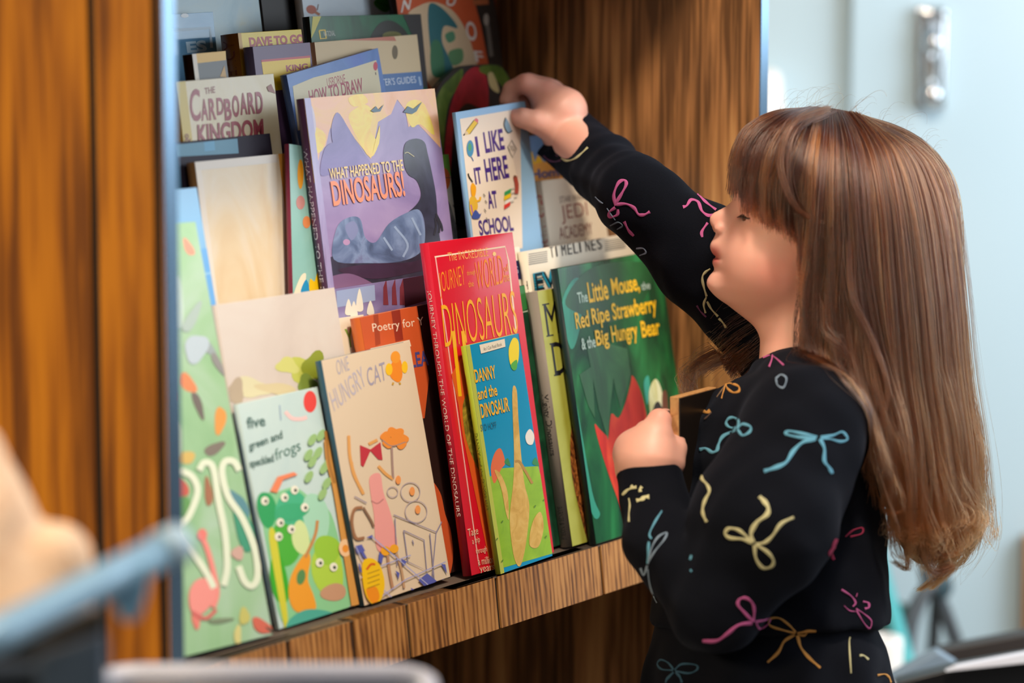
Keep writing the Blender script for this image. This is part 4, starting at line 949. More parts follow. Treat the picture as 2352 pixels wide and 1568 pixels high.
def sweater_sdf(P):
    t, yb = slices(P, TS, 2.945)
    t = smax(t, yb - 1432 * 2.945 / F, .006); t = smax(t, 855 * 2.945 / F - yb, .03)
    sh = cone(P, px(1836, 925, 2.875), px(1836, 860, 3.02), .046, .044)
    t = smin(t, sh, .03)
    f = folds(P, .0013)
    an = chain(P, ARM_N[:3], [.060, .064, .043], .02); fn = chain(P, [ARM_N[2], ARM_N[3], px(1494, 1115, 2.878)], [.042, .0355, .0300], .012)
    cn = cone(P, CUFF_N[0], CUFF_N[1], .0322, .0312)
    an = smin(an, smin(fn, cn, .003), .010); an = cut(P, an, CUFF_N)
    d = smin(t, an, .011)
    af = chain(P, ARM_F[:3] + [px(1330, 338, DB + .018)], [.058, .0495, .0375, .0335], .02)
    cf = cone(P, CUFF_F[0], CUFF_F[1], .0345, .0335)
    af = cut(P, smin(af, cf, .003), CUFF_F)
    d = smin(d, af, .02) + f
    # ribbed collar round the neck
    c = A3(px(1853, 835, 2.958)); n = A3(NECK[1]) - A3(NECK[2]); n = n + .012 * A3(RGT) * 0; n /= np.linalg.norm(n)
    n = n - .35 * A3(RGT); n /= np.linalg.norm(n)
    q = P - c; hgt = q @ n; rr = np.linalg.norm(q - hgt[:, None] * n, axis=1)
    col = np.sqrt((rr - .0475) ** 2 + (hgt / 1.6) ** 2) - .0075
    d = smin(d, col, .008)
    hole = np.maximum(np.maximum(rr - .0435, -hgt - .02), 0.0) if False else rr - .0435
    d = np.where((hgt > -.012), smax(d, -(hole), .003), d)
    return d
lo, hi = bbox([px(1230, 250, DB), px(1230, 250, 3.12), px(2060, 1450, 2.72), px(2060, 1450, 3.09), px(1390, 1450, 2.72)], 0.015)
V, Q = sdf_mesh(sweater_sdf, lo, hi, 0.0030)
sweater_me = np_mesh('sweater', V, Q)
SK = [(1400, 1764, 258, .104), (1440, 1758, 254, .105), (1480, 1760, 268, .110), (1568, 1763, 286, .117), (1700, 1766, 306, .125), (1950, 1770, 335, .138), (2200, 1772, 350, .145)]
def skirt_sdf(P):
    t, yb = slices(P, SK, 2.945)
    q = P - A3(px(1763, 1568, 2.945)); ang = np.arctan2(q @ A3(FWD), q @ A3(RGT))
    amp = np.clip((yb * F / 2.945 - 1430) / 300, 0, 1) * .006
    t = t + amp * np.sin(ang * 11 + 1.0) + folds(P, .0008)
    return smax(smax(t, yb - 2180 * 2.945 / F, .006), 1408 * 2.945 / F - yb, .006)
lo, hi = bbox([px(1400, 1395, 2.945), px(2130, 2200, 2.945)], 0.012); lo[1] -= .16; hi[1] += .16
V, Q = sdf_mesh(skirt_sdf, lo, hi, 0.0036); skirt_me = np_mesh('skirt', V, Q)
def leg_sdf(P):
    d = None
    for s in (-1, 1):
        b0 = px(1768, 1900, 2.945) + FWD * (.055 * s); b0 = Vector((b0.x, b0.y, b0.z))
        c = chain(P, [b0, (b0.x - .005, b0.y, .26), (b0.x + .01, b0.y, .05)], [.058, .042, .030], .02)
        d = c if d is None else smin(d, c, .01)
    return d
gx, gy = px(1768, 1900, 2.945).x, px(1768, 1900, 2.945).y
V, Q = sdf_mesh(leg_sdf, (gx - .09, gy - .14, .03), (gx + .09, gy + .14, .50), .005)
cloth, nt, b_ = new_mat('navy_knit'); nd = nt.nodes
tc = nd.new('ShaderNodeTexCoord'); nz = nd.new('ShaderNodeTexNoise'); nz.inputs['Scale'].default_value = 900; nz.inputs['Detail'].default_value = 2
cr = nd.new('ShaderNodeValToRGB'); cr.color_ramp.elements[0].color = lin('#04060b'); cr.color_ramp.elements[1].color = lin('#0a0d18')
bp = nd.new('ShaderNodeBump'); bp.inputs['Strength'].default_value = .35; bp.inputs['Distance'].default_value = .0008
nt.links.new(tc.outputs['Object'], nz.inputs['Vector']); nt.links.new(nz.outputs['Fac'], cr.inputs[0]); nt.links.new(cr.outputs[0], b_.inputs['Base Color'])
nt.links.new(nz.outputs['Fac'], bp.inputs['Height']); nt.links.new(bp.outputs[0], b_.inputs['Normal'])
b_.inputs['Roughness'].default_value = .9; b_.inputs['Specular IOR Level'].default_value = .1
b_.inputs['Sheen Weight'].default_value = .03; b_.inputs['Sheen Tint'].default_value = (.5, .6, .9, 1)
gchild('leggings', np_mesh('leggings', V, Q), (cloth,))
for s in (-1, 1):
    def shoe(P):
        c = np.array((gx - .03, gy + .055 * s, .032)); q = (P - c) / np.array((.085, .036, .036)); r = np.linalg.norm(q, axis=1)
        d = (r - 1) * .034; d = smin(d, cone(P, (gx + .01, gy + .055 * s, .04), (gx + .01, gy + .055 * s, .075), .037, .036), .015)
        return smax(d, .001 - P[:, 2], .003)
    V, Q = sdf_mesh(shoe, (gx - .13, gy + .055 * s - .06, -.01), (gx + .08, gy + .055 * s + .06, .13), .004)
    gchild('shoe', np_mesh('shoe', V, Q), (M('#c9c4c0', .6),))

# the bow print: thin embroidered lines that follow the cloth
def bvh_of(me): return BVHTree.FromPolygons([v.co.copy() for v in me.vertices], [tuple(p.vertices) for p in me.polygons])
PINK, BLUE, CREAM, ORNG, RED, PALE = '#b0568a', '#5a93ae', '#b9b48c', '#b58244', '#8f2c4a', '#7c8ea4'
def z5(pts): return [(1380 + a / 2.42, 1000 + b / 2.42) for a, b in pts]
def z4(pts): return [(1350 + a / 4.611, 860 + b / 4.611) for a, b in pts]
def zn(pts): return [(1580 + a / 4.357, 400 + b / 4.357) for a, b in pts]
def zh(pts): return [(1130 + a / 5.806, 150 + b / 5.806) for a, b in pts]
def z8(pts): return [(1100 + a / 3.136, b / 3.136) for a, b in pts]
def zf(pts): return [(1550 + a / 2.24, 200 + b / 2.24) for a, b in pts]
LINES = [
 (CREAM, 6.5, z5([(842, 596), (790, 575), (720, 568), (692, 545), (712, 516), (760, 522), (800, 550), (842, 594)])), (CREAM, 6.5, z5([(855, 606), (862, 680), (900, 732), (945, 728), (960, 695), (930, 650), (862, 604)])),
 (CREAM, 9, z5([(845, 592), (836, 540), (868, 482), (922, 440), (930, 400), (905, 362), (882, 340)])), (CREAM, 7, z5([(862, 604), (915, 592), (958, 552), (1002, 490), (1070, 455)])),
 (BLUE, 5.5, [(1876, 1003), (1845, 996), (1812, 990), (1806, 997), (1835, 1004), (1874, 1006)]), (BLUE, 5, [(1884, 1003), (1912, 1000), (1934, 992), (1946, 1008), (1930, 1014), (1905, 1008), (1884, 1006)]),
 (BLUE, 8, [(1873, 1008), (1845, 1015), (1822, 1036), (1805, 1062), (1780, 1074), (1755, 1082)]), (BLUE, 7, [(1883, 1008), (1893, 1030), (1893, 1058), (1904, 1074), (1911, 1087)]),
 (BLUE, 5.5, z4([(1580, 572), (1500, 555), (1468, 510), (1500, 462), (1560, 458), (1600, 500), (1588, 562)])), (BLUE, 5, [(1694, 984), (1706, 974), (1724, 980), (1722, 992), (1706, 1000), (1695, 987)]), (BLUE, 6.5, z4([(1565, 590), (1440, 650), (1392, 730), (1372, 800), (1320, 822), (1250, 782), (1190, 795)])),
 (CREAM, 6, z4([(1210, 1070), (1215, 1110), (1268, 1170), (1290, 1240), (1245, 1330), (1220, 1420), (1228, 1490), (1262, 1560)])),
 (CREAM, 5.5, z4([(370, 1275), (425, 1222), (500, 1195)])), (CREAM, 6, z4([(460, 1178), (485, 1195), (520, 1192)])), (CREAM, 6, z4([(575, 1188), (555, 1215), (560, 1245)])), (CREAM, 8, z4([(520, 1335), (570, 1322), (610, 1298), (652, 1295)])), (CREAM, 3.5, z4([(438, 1310), (448, 1380), (440, 1470), (438, 1560)])),
 (BLUE, 4, z5([(340, 420), (302, 480), (272, 545), (282, 575)])), (BLUE, 5.5, z5([(268, 590), (265, 640), (262, 710)])), (PALE, 3.5, z5([(264, 712), (282, 630), (318, 565), (366, 540), (352, 580), (300, 645), (266, 705)])), (PALE, 4, z5([(222, 735), (240, 775), (260, 720)])), (PALE, 2.5, z5([(262, 740), (275, 830), (298, 900), (314, 930)])), (BLUE, 5, z5([(505, 665), (498, 690)])), (BLUE, 5, z5([(500, 745), (505, 757)])),
 (PINK, 5.5, z5([(846, 1034), (800, 985), (762, 940), (772, 908), (808, 902), (842, 930), (852, 975), (846, 1030)])), (PINK, 4, z5([(856, 1034), (900, 1026), (940, 1018), (926, 1050), (882, 1072), (862, 1040)])), (PINK, 7, z5([(838, 1040), (765, 1052), (705, 1098), (645, 1138), (566, 1140)])), (PINK, 6, z5([(846, 1046), (818, 1112), (762, 1152), (676, 1200)])),
 (ORNG, 4, z5([(1080, 1096), (1010, 1080), (940, 1055), (938, 1020), (988, 1014), (1040, 1048), (1082, 1090)])), (ORNG, 6, z5([(1092, 1098), (1140, 1088), (1196, 1086)])), (ORNG, 4.5, z5([(1092, 1106), (1130, 1110), (1145, 1095)])), (ORNG, 6, z5([(1076, 1106), (1020, 1142), (985, 1205), (926, 1260)])), (ORNG, 6, z5([(1092, 1110), (1112, 1180), (1160, 1238), (1218, 1290)])),
 (RED, 3.5, z5([(1358, 562), (1402, 526), (1452, 514), (1448, 545), (1385, 562)])), (RED, 9, z5([(1312, 575), (1292, 620), (1276, 652), (1296, 690)])),
 (PINK, 4, z5([(1335, 855), (1388, 890), (1414, 928), (1400, 950)])), (PINK, 3, z5([(1416, 962), (1460, 990), (1502, 1030), (1492, 1070), (1460, 1040), (1418, 970)])), (PINK, 4.5, z5([(1455, 922), (1485, 930), (1488, 955), (1465, 962)])), (PINK, 2.5, z5([(1350, 945), (1380, 972), (1412, 978)])), (PINK, 2.5, z5([(1424, 875), (1418, 895)])),
 ('#2c4a60', 4, z5([(405, 1305), (340, 1298), (316, 1270), (335, 1246), (375, 1262), (406, 1300)])), ('#2c4a60', 4, z5([(412, 1302), (452, 1270), (528, 1274), (536, 1300), (490, 1320), (416, 1308)])), ('#2c4a60', 5, z5([(406, 1315), (372, 1350), (362, 1372)])), ('#2c4a60', 5, z5([(418, 1315), (440, 1340), (452, 1372)])),
 (CREAM, 4, z5([(1436, 1222), (1462, 1224), (1486, 1244)])), (ORNG, 4, z5([(1535, 1332), (1575, 1326), (1600, 1342), (1612, 1372)])), (CREAM, 3, z5([(1384, 1120), (1380, 1160), (1390, 1320)])),
 (PINK, 6.5, z8([(985, 1480), (974, 1400), (1006, 1318), (1046, 1298), (1062, 1326), (1030, 1392), (988, 1462)])), (PINK, 6.5, z8([(990, 1472), (1060, 1468), (1118, 1496), (1150, 1542), (1192, 1545), (1232, 1524)])), (PINK, 6, [(1414, 476), (1400, 487), (1402, 498), (1418, 493), (1420, 480)]), (PINK, 6, [(1434, 508), (1444, 528), (1456, 541)]), (PALE, 3, [(1368, 452), (1378, 462), (1386, 467)]), (PALE, 2.5, [(1395, 478), (1404, 492), (1414, 505)]), ('#5b6a78', 3, [(1402, 518), (1420, 510), (1430, 518), (1418, 526)]), (PALE, 3.5, [(1462, 570), (1478, 570), (1484, 580), (1470, 586)]),
 (PINK, 6, z8([(1468, 1492), (1496, 1482), (1528, 1440), (1578, 1456), (1606, 1520), (1650, 1552), (1690, 1545)])), (PINK, 5, z8([(1570, 1388), (1606, 1430), (1650, 1470), (1708, 1512)])), (PINK, 6, [(1625, 512), (1612, 532), (1613, 545)]),
 (CREAM, 5, zn([(225, 945), (175, 980), (146, 1030), (158, 1120), (188, 1220)])), (CREAM, 4.5, zn([(186, 1225), (160, 1300), (178, 1385)])), (CREAM, 4.5, zn([(192, 1270), (235, 1345), (302, 1420)])), (CREAM, 4.5, zn([(310, 1440), (350, 1480), (385, 1535)])), ('#6a3a5e', 3.5, zn([(90, 1310), (130, 1370), (185, 1425)])),
 ('#5e3a58', 3.5, zh([(690, 1202), (760, 1262), (850, 1282), (925, 1262)])), ('#5e3a58', 3, zh([(855, 1195), (890, 1215)])), (CREAM, 4, zh([(930, 1240), (1000, 1272), (1100, 1250), (1200, 1172), (1280, 1095)])),
 (PINK, 3.5, zf([(478, 1330), (502, 1385), (486, 1440)])), (PINK, 3, zf([(455, 1392), (500, 1382), (562, 1432)])), (PALE, 3, zf([(520, 1500), (548, 1480), (575, 1500), (560, 1545), (530, 1535), (522, 1505)])),
 (ORNG, 4.5, z4([(1462, 96), (1530, 98), (1600, 128), (1604, 176), (1545, 192), (1485, 152), (1462, 104)])), (ORNG, 4, z4([(1458, 96), (1424, 106)])), ('#6e5a48', 2.5, z4([(1462, 104), (1412, 180), (1370, 240)])), (ORNG, 2.5, z4([(1462, 104), (1440, 180), (1420, 255)])), ('#6e5a60', 2.5, z4([(1466, 90), (1476, 50), (1472, 22)])), (ORNG, 7, z4([(1225, 385), (1262, 402), (1302, 382)])), ('#5b4a44', 3, z4([(1310, 400), (1270, 445), (1240, 472)])),
]
def embroider(me, mats0):
    tree = bvh_of(me); mats = list(mats0); bm = bmesh.new(); bm.from_mesh(me)
    for f in bm.faces: f.smooth = True
    for ci, (col, wd, pts) in enumerate(LINES):
        m = M(col, .85, spec=.2)
        if m not in mats: mats.append(m)
        mi = mats.index(m); closed = math.dist(pts[0], pts[-1]) < 6 and len(pts) > 4
        P = [np.array(p) for p in smooth_line(pts, 7)]; n = len(P); rows = []
        for i in range(n):
            t = P[min(i + 1, n - 1)] - P[max(i - 1, 0)]; t = t / (np.linalg.norm(t) + 1e-9); k = np.array((-t[1], t[0]))
            w = wd * (.5 + .13 * math.sin(i * .55 + ci)); row = []
            for s in (-1, -.34, .34, 1):
                q = P[i] + k * w * s; d = (px(*q, 1) - CAM).normalized(); h, nn, fi, dist = tree.ray_cast(CAM, d)
                row.append(None if h is None else (h + nn * (.0011 - .0006 * abs(s))))
            rows.append(row)
        for i in range(n - 1):
            for j in range(3):
                q = [rows[i][j], rows[i][j + 1], rows[i + 1][j + 1], rows[i + 1][j]]
                if any(v is None for v in q) or max((q[a] - q[b]).length for a in range(4) for b in range(a)) > .014: continue
                f = bm.faces.new([bm.verts.new(v) for v in q]); f.material_index = mi; f.smooth = True
                f.normal_update()
                if f.normal.dot(CAM - q[0]) < 0: f.normal_flip()
    bm.to_mesh(me); bm.free(); return mats
L_all = LINES
LINES = [r for r in L_all if max(p[1] for p in r[2]) < 1490]
ms = embroider(sweater_me, (cloth,)); gchild('sweater', sweater_me, ms)
LINES = [r for r in L_all if max(p[1] for p in r[2]) >= 1440]
ms = embroider(skirt_me, (cloth,)); gchild('skirt', skirt_me, ms)
# ---- hair: guide locks in head space (photo pixels at the head's distance, third number = metres towards the viewer)
GUIDES = [
 [(1852, 246, 0), (1775, 262, .018), (1712, 300, .028), (1682, 362, .034), (1676, 430, .034)],
 [(1858, 246, .01), (1790, 270, .035), (1728, 322, .050), (1698, 400, .058), (1696, 505, .056)],
 [(1866, 247, .015), (1812, 280, .052), (1765, 340, .068), (1738, 420, .075), (1736, 530, .070)],
 [(1874, 248, .018), (1838, 290, .060), (1808, 360, .080), (1786, 450, .085), (1790, 552, .080)],
 [(1880, 249, .02), (1855, 300, .064), (1832, 390, .086), (1818, 490, .088), (1822, 560, .085), (1850, 610, .086)],
 [(1890, 250, .02), (1874, 310, .066), (1858, 420, .090), (1852, 540, .092), (1846, 660, .088), (1828, 760, .086), (1838, 850, .090), (1870, 910, .10)],
 [(1900, 251, .02), (1892, 320, .068), (1882, 440, .092), (1880, 580, .096), (1884, 720, .096), (1890, 840, .10), (1920, 930, .115), (1950, 990, .12)],
 [(1912, 253, .02), (1912, 330, .068), (1912, 460, .092), (1918, 620, .098), (1928, 780, .10), (1945, 910, .11), (1975, 1020, .12), (1990, 1100, .12), (1992, 1170, .115)],
 [(1924, 255, .02), (1940, 330, .066), (1950, 460, .092), (1962, 640, .097), (1975, 810, .10), (1998, 960, .11), (2020, 1090, .11), (2035, 1200, .10), (2060, 1290, .09)],
 [(1938, 258, .02), (1972, 340, .062), (1992, 470, .088), (2005, 650, .094), (2022, 840, .095), (2045, 1000, .10), (2062, 1140, .095), (2075, 1250, .085), (2112, 1310, .075)],
 [(1950, 262, .018), (2010, 345, .056), (2040, 480, .080), (2060, 660, .086), (2078, 860, .086), (2100, 1020, .085), (2112, 1160, .078), (2112, 1270, .07), (2140, 1330, .06)],
 [(1960, 266, .015), (2050, 350, .048), (2090, 480, .068), (2112, 660, .074), (2130, 860, .072), (2152, 1030, .068), (2162, 1170, .06), (2150, 1280, .052), (2112, 1342, .05)],
 [(1970, 270, .01), (2085, 355, .036), (2130, 480, .052), (2152, 650, .056), (2170, 860, .054), (2194, 1040, .05), (2202, 1170, .042), (2186, 1270, .038), (2140, 1322, .035)],
 [(1975, 272, .0), (2112, 358, .020), (2162, 470, .032), (2185, 640, .034), (2200, 850, .030), (2222, 1040, .028), (2228, 1160, .022), (2210, 1250, .02), (2172, 1300, .018)],
 [(1960, 260, .0), (2070, 296, .0), (2140, 346, .0), (2190, 440, .005), (2202, 620, .006), (2214, 840, .004), (2238, 1040, .002), (2242, 1160, .0), (2226, 1240, .0), (2190, 1295, .0)],
 [(1960, 262, -.01), (2060, 298, -.012), (2128, 352, -.02), (2172, 470, -.03), (2194, 640, -.032), (2206, 850, -.030), (2226, 1040, -.026), (2230, 1150, -.024), (2214, 1235, -.022), (2176, 1290, -.02)],
 [(1965, 270, -.01), (2085, 355, -.038), (2130, 480, -.054), (2150, 660, -.058), (2168, 860, -.056), (2190, 1030, -.05), (2196, 1160, -.044), (2180, 1250, -.04), (2140, 1310, -.04)],
 [(1950, 262, -.02), (2020, 345, -.058), (2050, 480, -.082), (2065, 660, -.086), (2085, 860, -.084), (2105, 1020, -.08), (2115, 1160, -.072), (2110, 1250, -.066), (2110, 1310, -.06)],
 [(1925, 256, -.02), (1950, 340, -.066), (1962, 470, -.092), (1970, 650, -.095), (1982, 830, -.094), (2000, 960, -.09), (2020, 1080, -.085)],
 [(1900, 251, -.02), (1892, 320, -.068), (1880, 440, -.092), (1876, 560, -.095), (1860, 680, -.095), (1800, 780, -.098), (1700, 830, -.105), (1625, 855, -.105), (1590, 900, -.10)],
 [(1885, 250, -.02), (1868, 300, -.064), (1846, 400, -.086), (1840, 500, -.090), (1830, 600, -.090), (1780, 720, -.092), (1710, 790, -.098), (1655, 830, -.10), (1620, 890, -.10)],
 [(1870, 247, -.015), (1815, 280, -.052), (1768, 340, -.068), (1742, 420, -.072), (1735, 490, -.068)],
 [(1858, 246, -.01), (1790, 270, -.035), (1730, 322, -.048), (1704, 400, -.050), (1698, 470, -.046)],
 [(1852, 246, 0), (1772, 262, -.010), (1712, 302, -.016), (1686, 365, -.018), (1680, 440, -.016)],
]
NP = 22
def resample(g):
    pts = np.array(smooth_line(g, 10)); s = np.concatenate([[0], np.cumsum(np.linalg.norm(np.diff(pts[:, :2], axis=0), axis=1))]); t = np.linspace(0, s[-1], NP)
    return np.stack([np.interp(t, s, pts[:, i]) for i in range(3)], 1)
GD = np.stack([resample(g) for g in GUIDES])
TONE = []
def strands(n, w, clump):
    """w: sampling weight of each gap between neighbouring guides; strands gather into locks towards their ends"""
    w = np.array(w, float); w /= w.sum(); per = max(1, n // clump); out = []; tt = np.linspace(0, 1, NP)
    for c in range(clump):
        i = rng.choice(len(w), p=w); u = rng.uniform(); ln = rng.uniform(.80, 1.0) if rng.uniform() < .5 else rng.uniform(.93, 1.0)
        wav = rng.normal(0, 1, 6); dep = rng.uniform(-1.0, .45); tone = rng.uniform(0, 1); tight = rng.uniform(.05, .4)
        for k in range(per):
            du = rng.normal(0, .30); uu = u + du * (1 - (1 - tight) * np.clip(tt * 1.25 - .25, 0, 1)); uu = np.clip(uu, -.15, 1.15)[:, None]
            g = GD[i] * (1 - uu) + GD[i + 1] * uu
            m = ln * rng.uniform(.95, 1.0) * NP - 1; idx = np.linspace(0, m, NP); lo = np.clip(np.floor(idx).astype(int), 0, NP - 2); fr = (idx - lo)[:, None]
            g = g[lo] * (1 - fr) + g[lo + 1] * fr
            L = np.clip((g[-1, 1] - g[0, 1]) / 900, .10, 1.1)
            g[:, 0] += rng.normal(0, 2.5) * tt + 19 * L * wav[0] * np.sin(tt * 6.5 * L + wav[1] * 3) * tt ** 1.3 + 15 * L * wav[4] * np.sin(tt * 13 * L + wav[5] * 3) * tt ** 2 + rng.normal(0, 1.8) * np.sin(tt * 9 + rng.uniform(0, 6)) * tt
            g[:, 1] += rng.normal(0, 4) * tt
            g[:, 2] += (dep * .018 + rng.normal(0, .0016)) * np.sin(np.clip(tt * 3, 0, 1.57)) + .006 * L * wav[2] * np.sin(tt * 7 * L + wav[3] * 3) * tt
            TONE.append(np.clip(tone + rng.normal(0, .13), 0, 1)); out.append(g)
    return out
ng = len(GUIDES) - 1
near = [2.2, 2.2, 2.2, 2.0, 2.0, 2.0, 2.2, 2.2, 2.2, 2.2, 2.2, 2, 2, 1.8, 1.4, .8, .7, .6, .6, .8, .8, 1.0, 1.0]
S = strands(10500, near[:ng], 420)
# loose single locks in front, and wisps that stand off the crown and the back
loc = [[(1885, 262, .06), (1800, 300, .088), (1772, 380, .098), (1785, 450, .10), (1815, 495, .098), (1868, 522, .096)],
       [(1895, 262, .05), (1812, 310, .085), (1790, 390, .097), (1800, 470, .099), (1830, 510, .097)],
       [(1868, 690, .1), (1872, 760, .105), (1900, 790, .11), (1915, 830, .11), (1888, 860, .11), (1862, 880, .11), (1870, 930, .115), (1910, 950, .118), (1950, 985, .12)],
       [(1925, 560, .1), (1930, 680, .108), (1965, 760, .11), (1995, 840, .112), (2005, 900, .112), (1985, 980, .118), (1985, 1060, .12)],
       [(2000, 700, .1), (2020, 860, .105), (2030, 1000, .112), (2010, 1100, .115), (1990, 1140, .115), (2010, 1165, .11), (2040, 1160, .105)],
       [(2210, 1100, .02), (2225, 1200, .02), (2215, 1270, .02), (2180, 1300, .02), (2150, 1305, .02)],
       [(2060, 1150, .09), (2050, 1230, .09), (2060, 1290, .085), (2030, 1275, .08)], [(2090, 1240, .08), (2120, 1300, .07), (2170, 1290, .06), (2120, 1340, .06)],
       [(2160, 1270, .05), (2140, 1310, .05), (2110, 1335, .05), (2095, 1345, .05)], [(2110, 1180, .07), (2120, 1260, .065), (2180, 1260, .055), (2205, 1220, .05)]]
for g0, nn in zip(loc, (34, 16, 26, 40, 40, 40, 40, 50, 60, 40)):
    g0 = resample(g0); tt = np.linspace(0, 1, NP)
    for k in range(nn):
        g = g0.copy(); q = 1.15 - .75 * tt; g[:, 0] += rng.normal(0, 6.5) * q + rng.normal(0, 5) * np.sin(tt * 4 + rng.uniform(0, 3)) * tt; g[:, 1] += rng.normal(0, 6) * q; g[:, 2] += rng.normal(0, .002); S.append(g)
for k in range(60):                               # ends that curl up
    i = rng.integers(9, 14); u = rng.uniform(); g0 = GD[i] * (1 - u) + GD[i + 1] * u; tt = np.linspace(0, 1, NP); st = rng.uniform(.66, .82)
    ph = np.clip((tt - st) / (1 - st), 0, 1) * rng.uniform(2.2, 4.2); A = rng.uniform(10, 34) * rng.choice([-1, 1], p=[.75, .25]); B = rng.uniform(12, 36); o1, o2 = rng.normal(0, 14), rng.normal(0, 10)
    for j in range(16):
        g = g0.copy(); w_ = rng.normal(0, 8) * (1 - .35 * tt); v_ = rng.uniform(.7, 1.25)
        base = np.array([np.interp(np.minimum(tt, st + .55 * (1 - st) * (tt > st)), tt, g0[:, q]) for q in range(3)]).T; g = base
        g[:, 0] += v_ * A * (1 - np.cos(ph * v_)) + w_ + o1 * tt; g[:, 1] += v_ * B * np.sin(ph * v_) + rng.normal(0, 8) * tt + o2 * tt; g[:, 2] += .010 * np.clip(tt * 2, 0, 1) + rng.normal(0, .0015) + .006 * np.sin(ph); S.append(g)
NMAIN = len(S)
for k in range(170):
    i = rng.integers(5, ng - 4); g = (GD[i] * .5 + GD[i + 1] * .5).copy(); tt = np.linspace(0, 1, NP); a = rng.uniform(.1, .9)
    if k < 60:   # short hairs standing off the top
        x0 = rng.uniform(1780, 2150); y0 = np.interp(x0, [1760, 1840, 1920, 2000, 2080, 2150], [262, 247, 252, 274, 312, 362]); ln = rng.uniform(25, 110); b = rng.normal(0, .9)
        g[:, 0] = x0 + ln * (tt * math.cos(-.9 + b * .4) + .35 * np.sin(tt * 2.6) * b); g[:, 1] = y0 + 6 - ln * .55 * np.sin(tt * (2.0 + b * .5)); g[:, 2] = rng.uniform(-.02, .03)
    else:        # long wisps off the back and the lower ends
        g[:, 0] += rng.uniform(0, 1) ** 2 * 75 * tt ** 1.5 * (1 if i > 9 else .25); g[:, 0] += rng.normal(0, 8) * np.sin(tt * 5 + a * 6); g[:, 1] += rng.uniform(-30, 30) * tt; g[:, 2] += rng.normal(0, .006)
    S.append(g)
# under the chin the far-side hair is caught by the window
for k in range(130):
    g = resample([(1810, 745, -.09), (1740, 770, -.09), (1670, 805, -.092), (1615, 835, -.095), (1590 + rng.normal(0, 12), 870 + rng.normal(0, 6), -.095), (1598 + rng.normal(0, 10), 905 + rng.normal(0, 8), -.09)])
    g[:, 0] += rng.normal(0, 5); g[:, 1] += rng.normal(0, 13); g[:, 2] += rng.normal(0, .003); S.append(g)
S = np.stack(S); n_s = len(S)
dep = HD - S[:, :, 2]; k_ = dep / F
W3 = A3(CAM) + A3(FWD) * dep[..., None] + A3(RGT) * ((S[:, :, 0] - W / 2) * HD / F)[..., None] - A3(UPC) * ((S[:, :, 1] - H / 2) * HD / F)[..., None]
P = W3.reshape(-1, 3).copy()
for it in range(6):                               # keep the hair outside head and clothes
    d = np.minimum(head_sdf(P) - .002, sweater_sdf(P) - .0035); m = d < 0
    if not m.any(): break
    e = 1e-3; q = P[m]; f0 = lambda p: np.minimum(head_sdf(p) - .002, sweater_sdf(p) - .0035)
    g = np.stack([f0(q + np.eye(3)[i] * e) - f0(q - np.eye(3)[i] * e) for i in range(3)], 1); g /= np.linalg.norm(g, axis=1)[:, None] + 1e-9
    g = g * .35 + np.array((0, -1.0, 0)) * .65 * np.where(np.arange(len(P))[m] // NP < NMAIN, 1, 0)[:, None] + g * .3
    P[m] = q + g * np.clip(-d[m], 0, .02)[:, None]
P3 = P.reshape(n_s, NP, 3)
hair_m = bpy.data.materials.new('brown_hair'); hair_m.use_nodes = True; nt = hair_m.node_tree; nt.nodes.clear()
hb = nt.nodes.new('ShaderNodeBsdfHairPrincipled'); ho = nt.nodes.new('ShaderNodeOutputMaterial'); hb.parametrization = 'COLOR'
hi_ = nt.nodes.new('ShaderNodeAttribute'); hi_.attribute_name = 'tone'; cr = nt.nodes.new('ShaderNodeValToRGB'); e = cr.color_ramp.elements
e[0].color = lin('#180b08'); e[1].color = lin('#74401f'); e.new(.6).color = lin('#35190f')
nt.links.new(hi_.outputs['Fac'], cr.inputs[0])
ic = nt.nodes.new('ShaderNodeHairInfo'); mr = nt.nodes.new('ShaderNodeMapRange'); mr.inputs['From Min'].default_value = .5; mr.inputs['To Max'].default_value = .55   # ends bleached by the sun
mxc = nt.nodes.new('ShaderNodeMix'); mxc.data_type = 'RGBA'; ci_ = [q for q in mxc.inputs if q.type == 'RGBA']; ci_[1].default_value = lin('#7c4820')
nt.links.new(ic.outputs['Intercept'], mr.inputs['Value']); ab = nt.nodes.new('ShaderNodeAttribute'); ab.attribute_name = 'bleach'; mm = nt.nodes.new('ShaderNodeMath'); mm.operation = 'MULTIPLY'; nt.links.new(ab.outputs['Fac'], mm.inputs[0]); nt.links.new(mr.outputs[0], mm.inputs[1]); nt.links.new(mm.outputs[0], mxc.inputs['Factor']); nt.links.new(cr.outputs[0], ci_[0])
nt.links.new([q for q in mxc.outputs if q.type == 'RGBA'][0], hb.inputs['Color'])
hb.inputs['Roughness'].default_value = .22; hb.inputs['Radial Roughness'].default_value = .45
nt.links.new(hb.outputs[0], ho.inputs[0])
# the body of the hair, under the strands
def hair_sdf(P):
    x, l, y = hl(P)
    q = np.stack([x - 1908, l, y - 468], 1); R = np.array([203, 168, 206.0]); k0 = np.linalg.norm(q / R, axis=1)
    cap = k0 * (k0 - 1) / np.maximum(np.linalg.norm(q / R ** 2, axis=1), 1e-9)
    cap = smax(cap, (1775 - x) * .75 + (y - 420) * .62, 20); cap = smax(cap, y - 600 + (1900 - x) * .9, 20)
    cap = cap * HS
    def el(c, r): return ellip(P, c, r)
    d = smin(cap, el(px(2040, 620, HD), (.062, .070, .13)), .03)
    d = smin(d, el(px(2090, 860, HD), (.050, .058, .12)), .03)
    d = smin(d, el(px(2125, 1060, HD - .01), (.040, .045, .10)), .03)
    return d
lo, hi = bbox([hp(1660, 230, -190), hp(2260, 230, 190), px(2250, 1330, HD), px(1660, 1330, HD)], .01)
V, Q = sdf_mesh(hair_sdf, lo, hi, .0045)
